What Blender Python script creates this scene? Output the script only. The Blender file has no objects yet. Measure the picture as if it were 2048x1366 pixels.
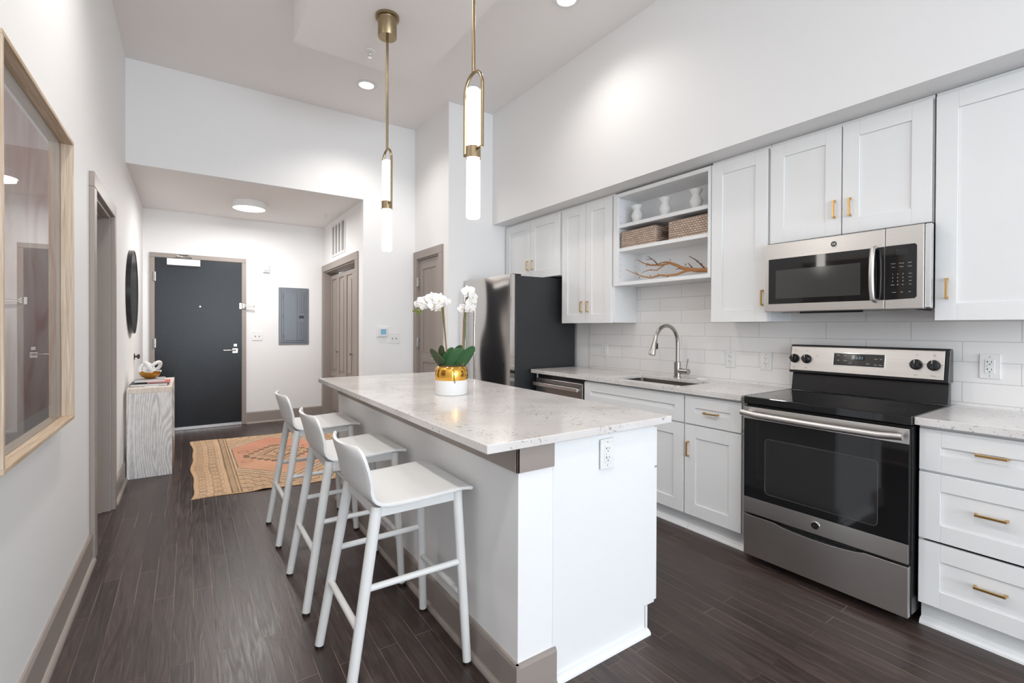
import bpy, bmesh, math, random
from mathutils import Vector, Matrix
R = math.radians
C = bpy.context.scene.collection
S = bpy.context.scene
random.seed(7)

# ------------------------------------------------------------------ camera
F_PX, YAW, PITCH, ROLL, SHIFT_PX, CAM_H = 946.3177, 34.3838, -.3492, .2119, 22.4167, 1.2962
cam_d = bpy.data.cameras.new('camera'); cam = bpy.data.objects.new('camera', cam_d); C.objects.link(cam)
a_, p_, r_ = R(YAW), R(PITCH), R(ROLL)
rt = Vector((math.cos(a_), -math.sin(a_), 0))
fw = Vector((math.sin(a_)*math.cos(p_), math.cos(a_)*math.cos(p_), math.sin(p_)))
up = rt.cross(fw)
rt2 = rt*math.cos(r_) + up*math.sin(r_); up2 = -rt*math.sin(r_) + up*math.cos(r_)
M = Matrix.Identity(4)
for i in range(3):
    M[i][0], M[i][1], M[i][2] = rt2[i], up2[i], -fw[i]
M[2][3] = CAM_H
cam.matrix_world = M
cam_d.sensor_width = 36; cam_d.lens = F_PX/2048*36; cam_d.shift_y = -SHIFT_PX/2048
cam_d.clip_start = .02; cam_d.clip_end = 60
S.camera = cam
# ------------------------------------------------------------------ view, world, lights
S.view_settings.view_transform = 'Standard'; S.view_settings.look = 'None'
S.view_settings.gamma = 1; S.view_settings.use_curve_mapping = False
S.view_settings.exposure = 0.27
w = bpy.data.worlds.new('sky'); S.world = w; w.use_nodes = True
w.node_tree.nodes['Background'].inputs[0].default_value = (.80, .90, 1, 1)
w.node_tree.nodes['Background'].inputs[1].default_value = 1.0

def light(name, kind, loc, energy, color=(1, 1, 1), rot=(0, 0, 0), **k):
    d = bpy.data.lights.new(name, kind); d.energy = energy; d.color = color
    for a, v in k.items(): setattr(d, a, v)
    o = bpy.data.objects.new(name, d); C.objects.link(o); o.location = loc; o.rotation_euler = rot
    return o
XL_FILL = -.47
# daylight entering through the rear window (facing +y); fill light from an added, unseen left window (facing +x)
light('window_daylight', 'AREA', (1.35, -7.97, 1.75), 240, (.84, .92, 1), (R(90), 0, 0), shape='RECTANGLE', size=3.3, size_y=2.7)
light('side_fill_light', 'AREA', (XL_FILL, -3.6, 1.80), 72, (.88, .94, 1), (0, R(-90), 0), shape='RECTANGLE', size=2.5, size_y=3.5)
# recessed ceiling lights: the two in view, then two unseen ones added as fill, without fixtures
for cx, cy, e, ang in ((1.41, 4.56, 58, 132), (2.21, 2.575, 24, 150), (.1, 2.4, 68, 150), (.1, .2, 68, 160)):
    light('downlight', 'SPOT', (cx, cy, 3.56), e, (1, .955, .91), spot_size=R(ang), spot_blend=1, shadow_soft_size=.07)
light('hall_lamp', 'AREA', (.575, 6.16, 2.618), 26, (1, .985, .97), shape='DISK', size=.30)

# ------------------------------------------------------------------ materials
def nodes(m): return m.node_tree.nodes, m.node_tree.links
def mat(name, col, rough=.5, metal=0, spec=.5, coat=0, emit=None, es=0, bump=0, bscale=40, noise=0, nscale=6, stretch=None, trans=0, ior=1.45, sheen=0):
    m = bpy.data.materials.new(name); m.use_nodes = True
    n, l = nodes(m); b = n['Principled BSDF']
    b.inputs['Base Color'].default_value = (*col, 1); b.inputs['Roughness'].default_value = rough
    b.inputs['Metallic'].default_value = metal; b.inputs['Specular IOR Level'].default_value = spec
    b.inputs['Coat Weight'].default_value = coat; b.inputs['IOR'].default_value = ior
    b.inputs['Transmission Weight'].default_value = trans; b.inputs['Sheen Weight'].default_value = sheen
    if emit: b.inputs['Emission Color'].default_value = (*emit, 1); b.inputs['Emission Strength'].default_value = es
    if bump or noise:
        tc = n.new('ShaderNodeTexCoord'); mp = n.new('ShaderNodeMapping'); l.new(tc.outputs['Object'], mp.inputs[0])
        if stretch: mp.inputs['Scale'].default_value = stretch
        if noise:
            t = n.new('ShaderNodeTexNoise'); t.inputs['Scale'].default_value = nscale; t.inputs['Detail'].default_value = 6
            l.new(mp.outputs[0], t.inputs['Vector'])
            mx = n.new('ShaderNodeMix'); mx.data_type = 'RGBA'
            mx.inputs['A'].default_value = (*[c*(1-noise) for c in col], 1); mx.inputs['B'].default_value = (*[min(1, c*(1+noise)) for c in col], 1)
            l.new(t.outputs['Fac'], mx.inputs['Factor']); l.new(mx.outputs['Result'], b.inputs['Base Color'])
        if bump:
            t2 = n.new('ShaderNodeTexNoise'); t2.inputs['Scale'].default_value = bscale; t2.inputs['Detail'].default_value = 4
            l.new(mp.outputs[0], t2.inputs['Vector'])
            bp = n.new('ShaderNodeBump'); bp.inputs['Strength'].default_value = bump; bp.inputs['Distance'].default_value = .002
            l.new(t2.outputs['Fac'], bp.inputs['Height']); l.new(bp.outputs[0], b.inputs['Normal'])
    return m
def ramp(n, stops, interp='LINEAR'):
    r = n.new('ShaderNodeValToRGB'); r.color_ramp.interpolation = interp
    e = r.color_ramp.elements
    while len(e) > 1: e.remove(e[-1])
    e[0].position = stops[0][0]; e[0].color = (*stops[0][1], 1)
    for p, c in stops[1:]:
        x = e.new(p); x.color = (*c, 1)
    return r

WALL = mat('wall_paint', (.90, .895, .89), .62, bump=.12, bscale=220, spec=.3)
CEIL = mat('ceiling_paint', (.92, .89, .88), .8, bump=.15, bscale=260, spec=.2)
TAUPE = mat('taupe_paint', (.335, .288, .258), .42, bump=.05, bscale=150)
CAB = mat('white_cabinet_lacquer', (.88, .885, .885), .34)
CABIN = mat('cabinet_interior', (.88, .885, .89), .45)
WHITE = mat('white_plastic', (.84, .84, .83), .35)
STOOLW = mat('white_stool_lacquer', (.80, .80, .79), .42)
TRIMW = mat('white_gloss_trim', (.82, .82, .81), .3)
BLACK = mat('black_enamel', (.012, .012, .013), .22)
BLKGLASS = mat('black_glass', (.006, .006, .007), .045, spec=.6)
DARKGAP = mat('dark_rubber', (.01, .01, .01), .7)
FRSIDE = mat('graphite_panel', (.030, .031, .034), .42, bump=.2, bscale=400)
STEEL = mat('brushed_steel', (.62, .60, .58), .30, 1, noise=.10, nscale=3, stretch=(1, 1, 90))
STEELH = mat('brushed_steel_level', (.66, .64, .62), .33, 1, noise=.08, nscale=3, stretch=(60, 1, 60))
STEELD = mat('dark_brushed_steel', (.32, .305, .29), .3, 1, noise=.15, nscale=3, stretch=(60, 1, 60))
NICKEL = mat('brushed_nickel', (.42, .40, .37), .24, 1)
CHROME = mat('polished_chrome', (.75, .75, .75), .08, 1)
BRASS = mat('antique_brass', (.35, .27, .165), .27, 1, noise=.12, nscale=20, stretch=(1, 1, .1))
GOLD = mat('satin_gold_pull', (.62, .40, .16), .28, 1)
MGOLD = mat('mirror_gold', (.90, .50, .10), .06, 1)
LED = mat('lit_diffuser', (1, 1, 1), .4, emit=(1, .97, .93), es=5.0)
TUBE = mat('lit_frosted_tube', (1, 1, 1), .35, emit=(1, .96, .91), es=8)
MIRROR = mat('mirror_glass', (.80, .84, .88), .015, 1)
DOORBLK = mat('black_door_paint', (.011, .013, .017), .30, spec=.42, bump=.3, bscale=70)
PANELG = mat('grey_panel_enamel', (.16, .17, .185), .33, .35, bump=.08, bscale=300)
CERAM = mat('white_ceramic', (.83, .83, .82), .55, bump=.3, bscale=60)
LEAF = mat('orchid_leaf', (.020, .085, .022), .33, noise=.35, nscale=14)
LEAFO = mat('orchid_leaf_olive', (.045, .06, .025), .4, noise=.35, nscale=14)
STEM = mat('orchid_stem', (.10, .14, .035), .5)
STAKE = mat('bamboo_stake', (.25, .13, .06), .6)
PETAL = mat('orchid_petal', (.90, .87, .85), .55, sheen=.2)
LIP = mat('orchid_lip', (.80, .68, .30), .5)
BUD = mat('orchid_bud', (.16, .20, .02), .5)
MOSS = mat('orchid_bark', (.07, .05, .03), .9, bump=1, bscale=80)
BRANCH = mat('bare_branch', (.42, .20, .075), .7, noise=.4, nscale=25)
TWIG = mat('dark_twig', (.12, .05, .025), .7)
LCD = mat('lcd_screen', (.08, .16, .22), .2, emit=(.15, .33, .45), es=.5)
DIGIT = mat('clock_digits', (.2, .3, .35), .4, emit=(.45, .65, .75), es=.35)
PRINT = mat('panel_print', (.75, .75, .75), .5)
PRINTK = mat('black_print', (.02, .02, .02), .5)
CARDG = mat('grey_book_cover', (.50, .48, .47), .5)
PAGES = mat('book_pages', (.80, .79, .76), .7)
PINK = mat('coral_book_cover', (.62, .16, .15), .5)
DKBOOK = mat('charcoal_book_cover', (.05, .05, .055), .5)
GLEAF = mat('gold_leaf', (.55, .27, .05), .35, .8, bump=.8, bscale=30)
BRONZE = mat('dark_bronze', (.08, .065, .055), .35, .8)

def wood(name, c1, c2, stretch, rough=.5, scale=7, dist=2.0):
    m = bpy.data.materials.new(name); m.use_nodes = True; n, l = nodes(m); b = n['Principled BSDF']
    tc = n.new('ShaderNodeTexCoord'); mp = n.new('ShaderNodeMapping'); mp.inputs['Scale'].default_value = stretch
    l.new(tc.outputs['Object'], mp.inputs[0])
    nz = n.new('ShaderNodeTexNoise'); nz.inputs['Scale'].default_value = scale; nz.inputs['Detail'].default_value = 8; nz.inputs['Distortion'].default_value = dist
    l.new(mp.outputs[0], nz.inputs['Vector'])
    r = ramp(n, [(.32, c1), (.5, [(x+y)/2 for x, y in zip(c1, c2)]), (.66, c2)])
    l.new(nz.outputs['Fac'], r.inputs[0]); l.new(r.outputs[0], b.inputs['Base Color']); b.inputs['Roughness'].default_value = rough
    bp = n.new('ShaderNodeBump'); bp.inputs['Strength'].default_value = .25; bp.inputs['Distance'].default_value = .002
    l.new(nz.outputs['Fac'], bp.inputs['Height']); l.new(bp.outputs[0], b.inputs['Normal'])
    return m
OAK = wood('pale_oak', (.50, .36, .23), (.72, .57, .42), (30, .9, .9), .5, 5, .6)
OAKV = wood('pale_oak_upright', (.50, .37, .26), (.74, .61, .48), (30, 30, .9), .5, 5, .6)

def whitewash():
    m = bpy.data.materials.new('whitewashed_wood'); m.use_nodes = True; n, l = nodes(m); b = n['Principled BSDF']
    tc = n.new('ShaderNodeTexCoord'); mp = n.new('ShaderNodeMapping'); mp.inputs['Scale'].default_value = (1, 1, .16)
    l.new(tc.outputs['Object'], mp.inputs[0])
    fld = n.new('ShaderNodeTexNoise'); fld.inputs['Scale'].default_value = 4.2; fld.inputs['Detail'].default_value = 1.2; fld.inputs['Distortion'].default_value = .35
    l.new(mp.outputs[0], fld.inputs['Vector'])
    fm = n.new('ShaderNodeMath'); fm.operation = 'MULTIPLY'; fm.inputs[1].default_value = 150; l.new(fld.outputs['Fac'], fm.inputs[0])
    sn = n.new('ShaderNodeMath'); sn.operation = 'SINE'; l.new(fm.outputs[0], sn.inputs[0])
    fine = n.new('ShaderNodeTexNoise'); fine.inputs['Scale'].default_value = 120; fine.inputs['Detail'].default_value = 4; l.new(mp.outputs[0], fine.inputs['Vector'])
    wv = n.new('ShaderNodeMath'); wv.operation = 'MULTIPLY_ADD'; wv.inputs[1].default_value = .22; l.new(sn.outputs[0], wv.inputs[0]); l.new(fine.outputs['Fac'], wv.inputs[2])
    r = ramp(n, [(.15, (.50, .485, .48)), (.42, (.64, .625, .62)), (.6, (.75, .74, .735)), (.85, (.83, .825, .82))])
    l.new(wv.outputs[0], r.inputs[0])
    l.new(r.outputs[0], b.inputs['Base Color']); b.inputs['Roughness'].default_value = .6
    bp = n.new('ShaderNodeBump'); bp.inputs['Strength'].default_value = .3; bp.inputs['Distance'].default_value = .002
    l.new(wv.outputs[0], bp.inputs['Height']); l.new(bp.outputs[0], b.inputs['Normal'])
    return m
WASH = whitewash()
WASHTOP = wood('whitewashed_top', (.66, .56, .48), (.76, .68, .61), (12, 1, 1), .55, 6, .5)

def floor_mat():
    m = bpy.data.materials.new('dark_plank_floor'); m.use_nodes = True; n, l = nodes(m); b = n['Principled BSDF']
    tc = n.new('ShaderNodeTexCoord')
    mp = n.new('ShaderNodeMapping'); mp.inputs['Rotation'].default_value = (0, 0, R(90)); mp.inputs['Location'].default_value = (0, .0565, 0)
    l.new(tc.outputs['Object'], mp.inputs[0])
    def brick(c1, c2, mo, ms):
        t = n.new('ShaderNodeTexBrick'); l.new(mp.outputs[0], t.inputs['Vector'])
        t.offset = .37; t.offset_frequency = 2; t.squash = 1
        t.inputs['Color1'].default_value = (*c1, 1); t.inputs['Color2'].default_value = (*c2, 1); t.inputs['Mortar'].default_value = (*mo, 1)
        t.inputs['Scale'].default_value = 1; t.inputs['Mortar Size'].default_value = ms; t.inputs['Mortar Smooth'].default_value = 0
        t.inputs['Brick Width'].default_value = .93; t.inputs['Row Height'].default_value = .0765; t.inputs['Bias'].default_value = 0
        return t
    t = brick((0, 0, 0), (1, 1, 1), (.5, .5, .5), .0011)
    gm = n.new('ShaderNodeMapping'); gm.inputs['Scale'].default_value = (26, 2.2, 1); l.new(tc.outputs['Object'], gm.inputs[0])
    # shift the grain from plank to plank
    ad = n.new('ShaderNodeVectorMath'); ad.operation = 'ADD'; sc = n.new('ShaderNodeVectorMath'); sc.operation = 'SCALE'; sc.inputs['Scale'].default_value = 40
    l.new(t.outputs['Color'], sc.inputs[0]); l.new(gm.outputs[0], ad.inputs[0]); l.new(sc.outputs[0], ad.inputs[1])
    g = n.new('ShaderNodeTexNoise'); g.inputs['Scale'].default_value = 1.6; g.inputs['Detail'].default_value = 7; g.inputs['Distortion'].default_value = 1.4
    l.new(ad.outputs[0], g.inputs['Vector'])
    r1 = ramp(n, [(.25, (.030, .0195, .0180)), (.5, (.050, .0345, .0310)), (.78, (.084, .062, .055))]); l.new(g.outputs['Fac'], r1.inputs[0])
    pv = ramp(n, [(0, (.80, .78, .78)), (1, (1.28, 1.2, 1.16))]); l.new(t.outputs['Color'], pv.inputs[0])
    mul = n.new('ShaderNodeMix'); mul.data_type = 'RGBA'; mul.blend_type = 'MULTIPLY'; mul.inputs['Factor'].default_value = 1
    l.new(r1.outputs[0], mul.inputs['A']); l.new(pv.outputs[0], mul.inputs['B'])
    # seams: some dark, some worn pale
    sn = n.new('ShaderNodeTexNoise'); sn.inputs['Scale'].default_value = 2.3; l.new(tc.outputs['Object'], sn.inputs['Vector'])
    sr = ramp(n, [(.40, (.014, .010, .009)), (.58, (.25, .18, .145))]); l.new(sn.outputs['Fac'], sr.inputs[0])
    mx = n.new('ShaderNodeMix'); mx.data_type = 'RGBA'; l.new(t.outputs['Fac'], mx.inputs['Factor'])
    l.new(mul.outputs['Result'], mx.inputs['A']); l.new(sr.outputs[0], mx.inputs['B'])
    l.new(mx.outputs['Result'], b.inputs['Base Color'])
    rr = ramp(n, [(.3, (.30,)*3), (.7, (.42,)*3)]); l.new(g.outputs['Fac'], rr.inputs[0]); l.new(rr.outputs[0], b.inputs['Roughness'])
    b.inputs['Specular IOR Level'].default_value = .5
    iv = n.new('ShaderNodeMath'); iv.operation = 'SUBTRACT'; l.new(g.outputs['Fac'], iv.inputs[0]); l.new(t.outputs['Fac'], iv.inputs[1])
    bp = n.new('ShaderNodeBump'); bp.inputs['Strength'].default_value = .35; bp.inputs['Distance'].default_value = .002
    l.new(iv.outputs[0], bp.inputs['Height']); l.new(bp.outputs[0], b.inputs['Normal'])
    return m
FLOOR = floor_mat()

def quartz():
    m = bpy.data.materials.new('white_quartz'); m.use_nodes = True; n, l = nodes(m); b = n['Principled BSDF']
    tc = n.new('ShaderNodeTexCoord')
    big = n.new('ShaderNodeTexNoise'); big.inputs['Scale'].default_value = 3.2; big.inputs['Detail'].default_value = 5; big.inputs['Distortion'].default_value = .6; l.new(tc.outputs['Object'], big.inputs['Vector'])
    base = ramp(n, [(.35, (.80, .775, .755)), (.65, (.70, .66, .635))]); l.new(big.outputs['Fac'], base.inputs[0])
    sp = n.new('ShaderNodeTexNoise'); sp.inputs['Scale'].default_value = 60; sp.inputs['Detail'].default_value = 2; sp.inputs['Distortion'].default_value = 1.2; l.new(tc.outputs['Object'], sp.inputs['Vector'])
    cl = n.new('ShaderNodeTexNoise'); cl.inputs['Scale'].default_value = 7; cl.inputs['Detail'].default_value = 3; l.new(tc.outputs['Object'], cl.inputs['Vector'])
    s1 = ramp(n, [(.615, (0,)*3), (.66, (1,)*3)]); l.new(sp.outputs['Fac'], s1.inputs[0])
    s2 = ramp(n, [(.42, (0,)*3), (.56, (1,)*3)]); l.new(cl.outputs['Fac'], s2.inputs[0])
    mm = n.new('ShaderNodeMath'); mm.operation = 'MULTIPLY'; l.new(s1.outputs[0], mm.inputs[0]); l.new(s2.outputs[0], mm.inputs[1])
    m2 = n.new('ShaderNodeMath'); m2.operation = 'MULTIPLY'; m2.inputs[1].default_value = .75; l.new(mm.outputs[0], m2.inputs[0])
    mx = n.new('ShaderNodeMix'); mx.data_type = 'RGBA'; mx.inputs['B'].default_value = (.22, .205, .20, 1)
    l.new(m2.outputs[0], mx.inputs['Factor']); l.new(base.outputs[0], mx.inputs['A']); l.new(mx.outputs['Result'], b.inputs['Base Color'])
    b.inputs['Roughness'].default_value = .14
    return m
QUARTZ = quartz()

def tile_mat():
    m = bpy.data.materials.new('white_subway_tile'); m.use_nodes = True; n, l = nodes(m); b = n['Principled BSDF']
    tc = n.new('ShaderNodeTexCoord'); sx = n.new('ShaderNodeSeparateXYZ'); cx = n.new('ShaderNodeCombineXYZ')
    l.new(tc.outputs['Object'], sx.inputs[0]); l.new(sx.outputs['Y'], cx.inputs['X']); l.new(sx.outputs['Z'], cx.inputs['Y'])
    mp = n.new('ShaderNodeMapping'); mp.inputs['Location'].default_value = (-.067+.41*3, -.93+.1015*10, 0); l.new(cx.outputs[0], mp.inputs[0])
    t = n.new('ShaderNodeTexBrick'); l.new(mp.outputs[0], t.inputs['Vector']); t.offset = .5
    t.inputs['Color1'].default_value = (.875, .86, .85, 1); t.inputs['Color2'].default_value = (.89, .88, .87, 1); t.inputs['Mortar'].default_value = (.62, .59, .57, 1)
    t.inputs['Scale'].default_value = 1; t.inputs['Mortar Size'].default_value = .0017; t.inputs['Mortar Smooth'].default_value = .1
    t.inputs['Brick Width'].default_value = .41; t.inputs['Row Height'].default_value = .1015
    l.new(t.outputs['Color'], b.inputs['Base Color']); b.inputs['Roughness'].default_value = .16
    nz = n.new('ShaderNodeTexNoise'); nz.inputs['Scale'].default_value = 9; l.new(tc.outputs['Object'], nz.inputs['Vector'])
    sb = n.new('ShaderNodeMath'); sb.operation = 'MULTIPLY_ADD'; sb.inputs[1].default_value = -1.0; l.new(t.outputs['Fac'], sb.inputs[0]); l.new(nz.outputs['Fac'], sb.inputs[2])
    bp = n.new('ShaderNodeBump'); bp.inputs['Strength'].default_value = .25; bp.inputs['Distance'].default_value = .003
    l.new(sb.outputs[0], bp.inputs['Height']); l.new(bp.outputs[0], b.inputs['Normal'])
    return m
TILE = tile_mat()

def art_mat():
    m = bpy.data.materials.new('blush_wash_print'); m.use_nodes = True; n, l = nodes(m); b = n['Principled BSDF']
    tc = n.new('ShaderNodeTexCoord'); mp = n.new('ShaderNodeMapping'); mp.inputs['Scale'].default_value = (1, 1.6, 1); mp.inputs['Rotation'].default_value = (R(35), 0, 0)
    l.new(tc.outputs['Object'], mp.inputs[0])
    nz = n.new('ShaderNodeTexNoise'); nz.inputs['Scale'].default_value = 3; nz.inputs['Detail'].default_value = 8; nz.inputs['Distortion'].default_value = .8; l.new(mp.outputs[0], nz.inputs['Vector'])
    r = ramp(n, [(.3, (.60, .40, .36)), (.45, (.72, .57, .53)), (.6, (.81, .73, .70)), (.75, (.86, .82, .80))]); l.new(nz.outputs['Fac'], r.inputs[0])
    l.new(r.outputs[0], b.inputs['Base Color']); b.inputs['Roughness'].default_value = .8
    return m
ART = art_mat()
def glass_pane():
    # clear picture glass: a thin pane, reflecting more at grazing angles
    m = bpy.data.materials.new('picture_glass'); m.use_nodes = True; n, l = nodes(m)
    out = n['Material Output']; tr = n.new('ShaderNodeBsdfTransparent'); gl = n.new('ShaderNodeBsdfGlossy'); gl.inputs['Roughness'].default_value = .01
    fr = n.new('ShaderNodeFresnel'); fr.inputs['IOR'].default_value = 1.5; ms = n.new('ShaderNodeMixShader')
    l.new(fr.outputs[0], ms.inputs[0]); l.new(tr.outputs[0], ms.inputs[1]); l.new(gl.outputs[0], ms.inputs[2]); l.new(ms.outputs[0], out.inputs['Surface'])
    return m
GLASS = glass_pane()
def weave(name, c1, c2, c3, sx=42, sz=62):
    m = bpy.data.materials.new(name); m.use_nodes = True; n, l = nodes(m); b = n['Principled BSDF']
    tc = n.new('ShaderNodeTexCoord'); sp = n.new('ShaderNodeSeparateXYZ'); l.new(tc.outputs['Object'], sp.inputs[0])
    sm = n.new('ShaderNodeMath'); sm.operation = 'ADD'; l.new(sp.outputs['X'], sm.inputs[0]); l.new(sp.outputs['Y'], sm.inputs[1])
    cx = n.new('ShaderNodeCombineXYZ'); l.new(sm.outputs[0], cx.inputs['X']); l.new(sp.outputs['Z'], cx.inputs['Y'])
    t = n.new('ShaderNodeTexBrick'); l.new(cx.outputs[0], t.inputs['Vector'])
    t.inputs['Color1'].default_value = (*c1, 1); t.inputs['Color2'].default_value = (*c2, 1); t.inputs['Mortar'].default_value = (*c3, 1)
    t.inputs['Scale'].default_value = 1; t.inputs['Brick Width'].default_value = 1/sx; t.inputs['Row Height'].default_value = 1/sz; t.inputs['Mortar Size'].default_value = .0016; t.inputs['Mortar Smooth'].default_value = .6
    l.new(t.outputs['Color'], b.inputs['Base Color']); b.inputs['Roughness'].default_value = .85
    iv = n.new('ShaderNodeMath'); iv.operation = 'SUBTRACT'; iv.inputs[0].default_value = 1; l.new(t.outputs['Fac'], iv.inputs[1])
    bp = n.new('ShaderNodeBump'); bp.inputs['Strength'].default_value = .9; bp.inputs['Distance'].default_value = .004
    l.new(iv.outputs[0], bp.inputs['Height']); l.new(bp.outputs[0], b.inputs['Normal'])
    return m
WEAVE = weave('seagrass_weave', (.50, .37, .29), (.66, .51, .41), (.10, .06, .045))
WEAVED = weave('dark_seagrass_weave', (.30, .22, .16), (.45, .34, .26), (.08, .05, .035), 60, 70)

# ------------------------------------------------------------------ mesh builder
class MB:
    def __init__(s): s.v = []; s.f = []; s.sm = []
    def add(s, vs, fs, smooth=False):
        o = len(s.v); s.v += [tuple(v) for v in vs]
        for f in fs: s.f.append(tuple(i+o for i in f)); s.sm.append(smooth)
        return s
    def box(s, x0, x1, y0, y1, z0, z1):
        vs = [(x, y, z) for z in (z0, z1) for y in (y0, y1) for x in (x0, x1)]
        return s.add(vs, [(0, 2, 3, 1), (4, 5, 7, 6), (0, 1, 5, 4), (2, 6, 7, 3), (0, 4, 6, 2), (1, 3, 7, 5)])
    def quadbox(s, a, b, c, d, off):
        o = Vector(off); p = [Vector(q) for q in (a, b, c, d)]
        return s.add(p+[q+o for q in p], [(0, 1, 2, 3), (7, 6, 5, 4), (0, 4, 5, 1), (1, 5, 6, 2), (2, 6, 7, 3), (3, 7, 4, 0)])
    def prism(s, pts, axis, a, b):
        # pts: 2D outline in the two other axes, extruded along axis from a to b
        def mk(p, t):
            return {'x': (t, p[0], p[1]), 'y': (p[0], t, p[1]), 'z': (p[0], p[1], t)}[axis]
        n = len(pts)
        return s.add([mk(p, a) for p in pts]+[mk(p, b) for p in pts],
                     [tuple(range(n)), tuple(range(2*n-1, n-1, -1))]+[(i, i+n, (i+1) % n+n, (i+1) % n) for i in range(n)])
    def ring(s, c, u, v, r, n): return [c+u*(r*math.cos(2*math.pi*i/n))+v*(r*math.sin(2*math.pi*i/n)) for i in range(n)]
    def tube(s, path, rad, n=12, cap=True, closed=False):
        P = [Vector(p) for p in path]; k = len(P)
        rs = rad if isinstance(rad, (list, tuple)) else [rad]*k
        T = []
        for i in range(k):
            if closed: t = P[(i+1) % k]-P[i-1]
            else: t = P[min(i+1, k-1)]-P[max(i-1, 0)]
            T.append(t.normalized())
        u = T[0].orthogonal().normalized(); vs = []
        for i in range(k):
            u = (u-T[i]*u.dot(T[i])).normalized(); v = T[i].cross(u)
            vs += s.ring(P[i], u, v, rs[i], n)
        fs = []
        for i in range(k if closed else k-1):
            j = (i+1) % k
            for q in range(n): fs.append((i*n+q, i*n+(q+1) % n, j*n+(q+1) % n, j*n+q))
        if cap and not closed: fs += [tuple(range(n-1, -1, -1)), tuple(range((k-1)*n, k*n))]
        return s.add(vs, fs, True)
    def cyl(s, p0, p1, r, n=20): return s.tube([p0, p1], r, n)
    def lathe(s, prof, c, n=32, axis='z', sx=1, sy=1):
        # prof: (radius, height) pairs; closed at both ends where radius is 0
        c = Vector(c); vs = []; fs = []
        ax = {'z': (Vector((1, 0, 0)), Vector((0, 1, 0)), Vector((0, 0, 1))), 'y': (Vector((1, 0, 0)), Vector((0, 0, 1)), Vector((0, -1, 0))), 'x': (Vector((0, 1, 0)), Vector((0, 0, 1)), Vector((1, 0, 0)))}[axis]
        for r, h in prof:
            for i in range(n):
                t = 2*math.pi*i/n; vs.append(c+ax[0]*(r*sx*math.cos(t))+ax[1]*(r*sy*math.sin(t))+ax[2]*h)
        k = len(prof)
        for i in range(k-1):
            for q in range(n): fs.append((i*n+q, i*n+(q+1) % n, (i+1)*n+(q+1) % n, (i+1)*n+q))
        fs += [tuple(range(n-1, -1, -1)), tuple(range((k-1)*n, k*n))]
        return s.add(vs, fs, True)
    def ball(s, c, rx, ry, rz, n=14, m=8):
        pr = [(math.sin(math.pi*i/m), -math.cos(math.pi*i/m)) for i in range(m+1)]
        vs = []; fs = []; c = Vector(c)
        for r, h in pr:
            for q in range(n): vs.append((c.x+rx*r*math.cos(2*math.pi*q/n), c.y+ry*r*math.sin(2*math.pi*q/n), c.z+rz*h))
        for i in range(m):
            for q in range(n): fs.append((i*n+q, i*n+(q+1) % n, (i+1)*n+(q+1) % n, (i+1)*n+q))
        return s.add(vs, fs, True)
    def grid(s, P, smooth=True):
        k = len(P); n = len(P[0])
        return s.add([p for row in P for p in row], [(i*n+j, i*n+j+1, (i+1)*n+j+1, (i+1)*n+j) for i in range(k-1) for j in range(n-1)], smooth)
    def build(s, name, m, parent=None, bevel=0, seg=2, solid=0, subsurf=0, merge=False):
        me = bpy.data.meshes.new(name)
        off = wloc(parent)
        me.from_pydata([(x-off[0], y-off[1], z-off[2]) for x, y, z in s.v], [], s.f)
        bm = bmesh.new(); bm.from_mesh(me)
        for f, q in zip(bm.faces, s.sm): f.smooth = q
        if merge: bmesh.ops.remove_doubles(bm, verts=bm.verts, dist=1e-5)
        bmesh.ops.recalc_face_normals(bm, faces=bm.faces)
        bm.to_mesh(me); bm.free()
        me.materials.append(m)
        if any(s.sm): me.set_sharp_from_angle(angle=R(40))
        o = bpy.data.objects.new(name, me); C.objects.link(o)
        if parent: o.parent = parent
        if solid:
            d = o.modifiers.new('thickness', 'SOLIDIFY'); d.thickness = solid; d.offset = 0
        if bevel:
            d = o.modifiers.new('edge', 'BEVEL'); d.width = bevel; d.segments = seg; d.limit_method = 'ANGLE'; d.angle_limit = R(40); d.harden_normals = False
        if subsurf:
            d = o.modifiers.new('smooth', 'SUBSURF'); d.levels = subsurf; d.render_levels = subsurf
        return o
def wloc(o):
    t = Vector((0, 0, 0))
    while o: t += o.location; o = o.parent
    return t
def tag(o, label=None, cat=None, group=None, kind=None):
    if label: o['label'] = label
    if cat: o['category'] = cat
    if group: o['group'] = group
    if kind: o['kind'] = kind
    return o
def thing(name, loc, label, cat, group=None, kind=None):
    o = bpy.data.objects.new(name, None); C.objects.link(o); o.location = loc; o.empty_display_size = .1
    return tag(o, label, cat, group, kind)
def dup(o, parent=None):
    c = o.copy(); C.objects.link(c)
    if parent: c.parent = parent
    for ch in list(o.children): dup(ch, c)
    return c
def struct(name, mb, m, label, cat, bevel=0):
    return tag(mb.build(name, m, None, bevel), label, cat, None, 'structure')
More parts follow.
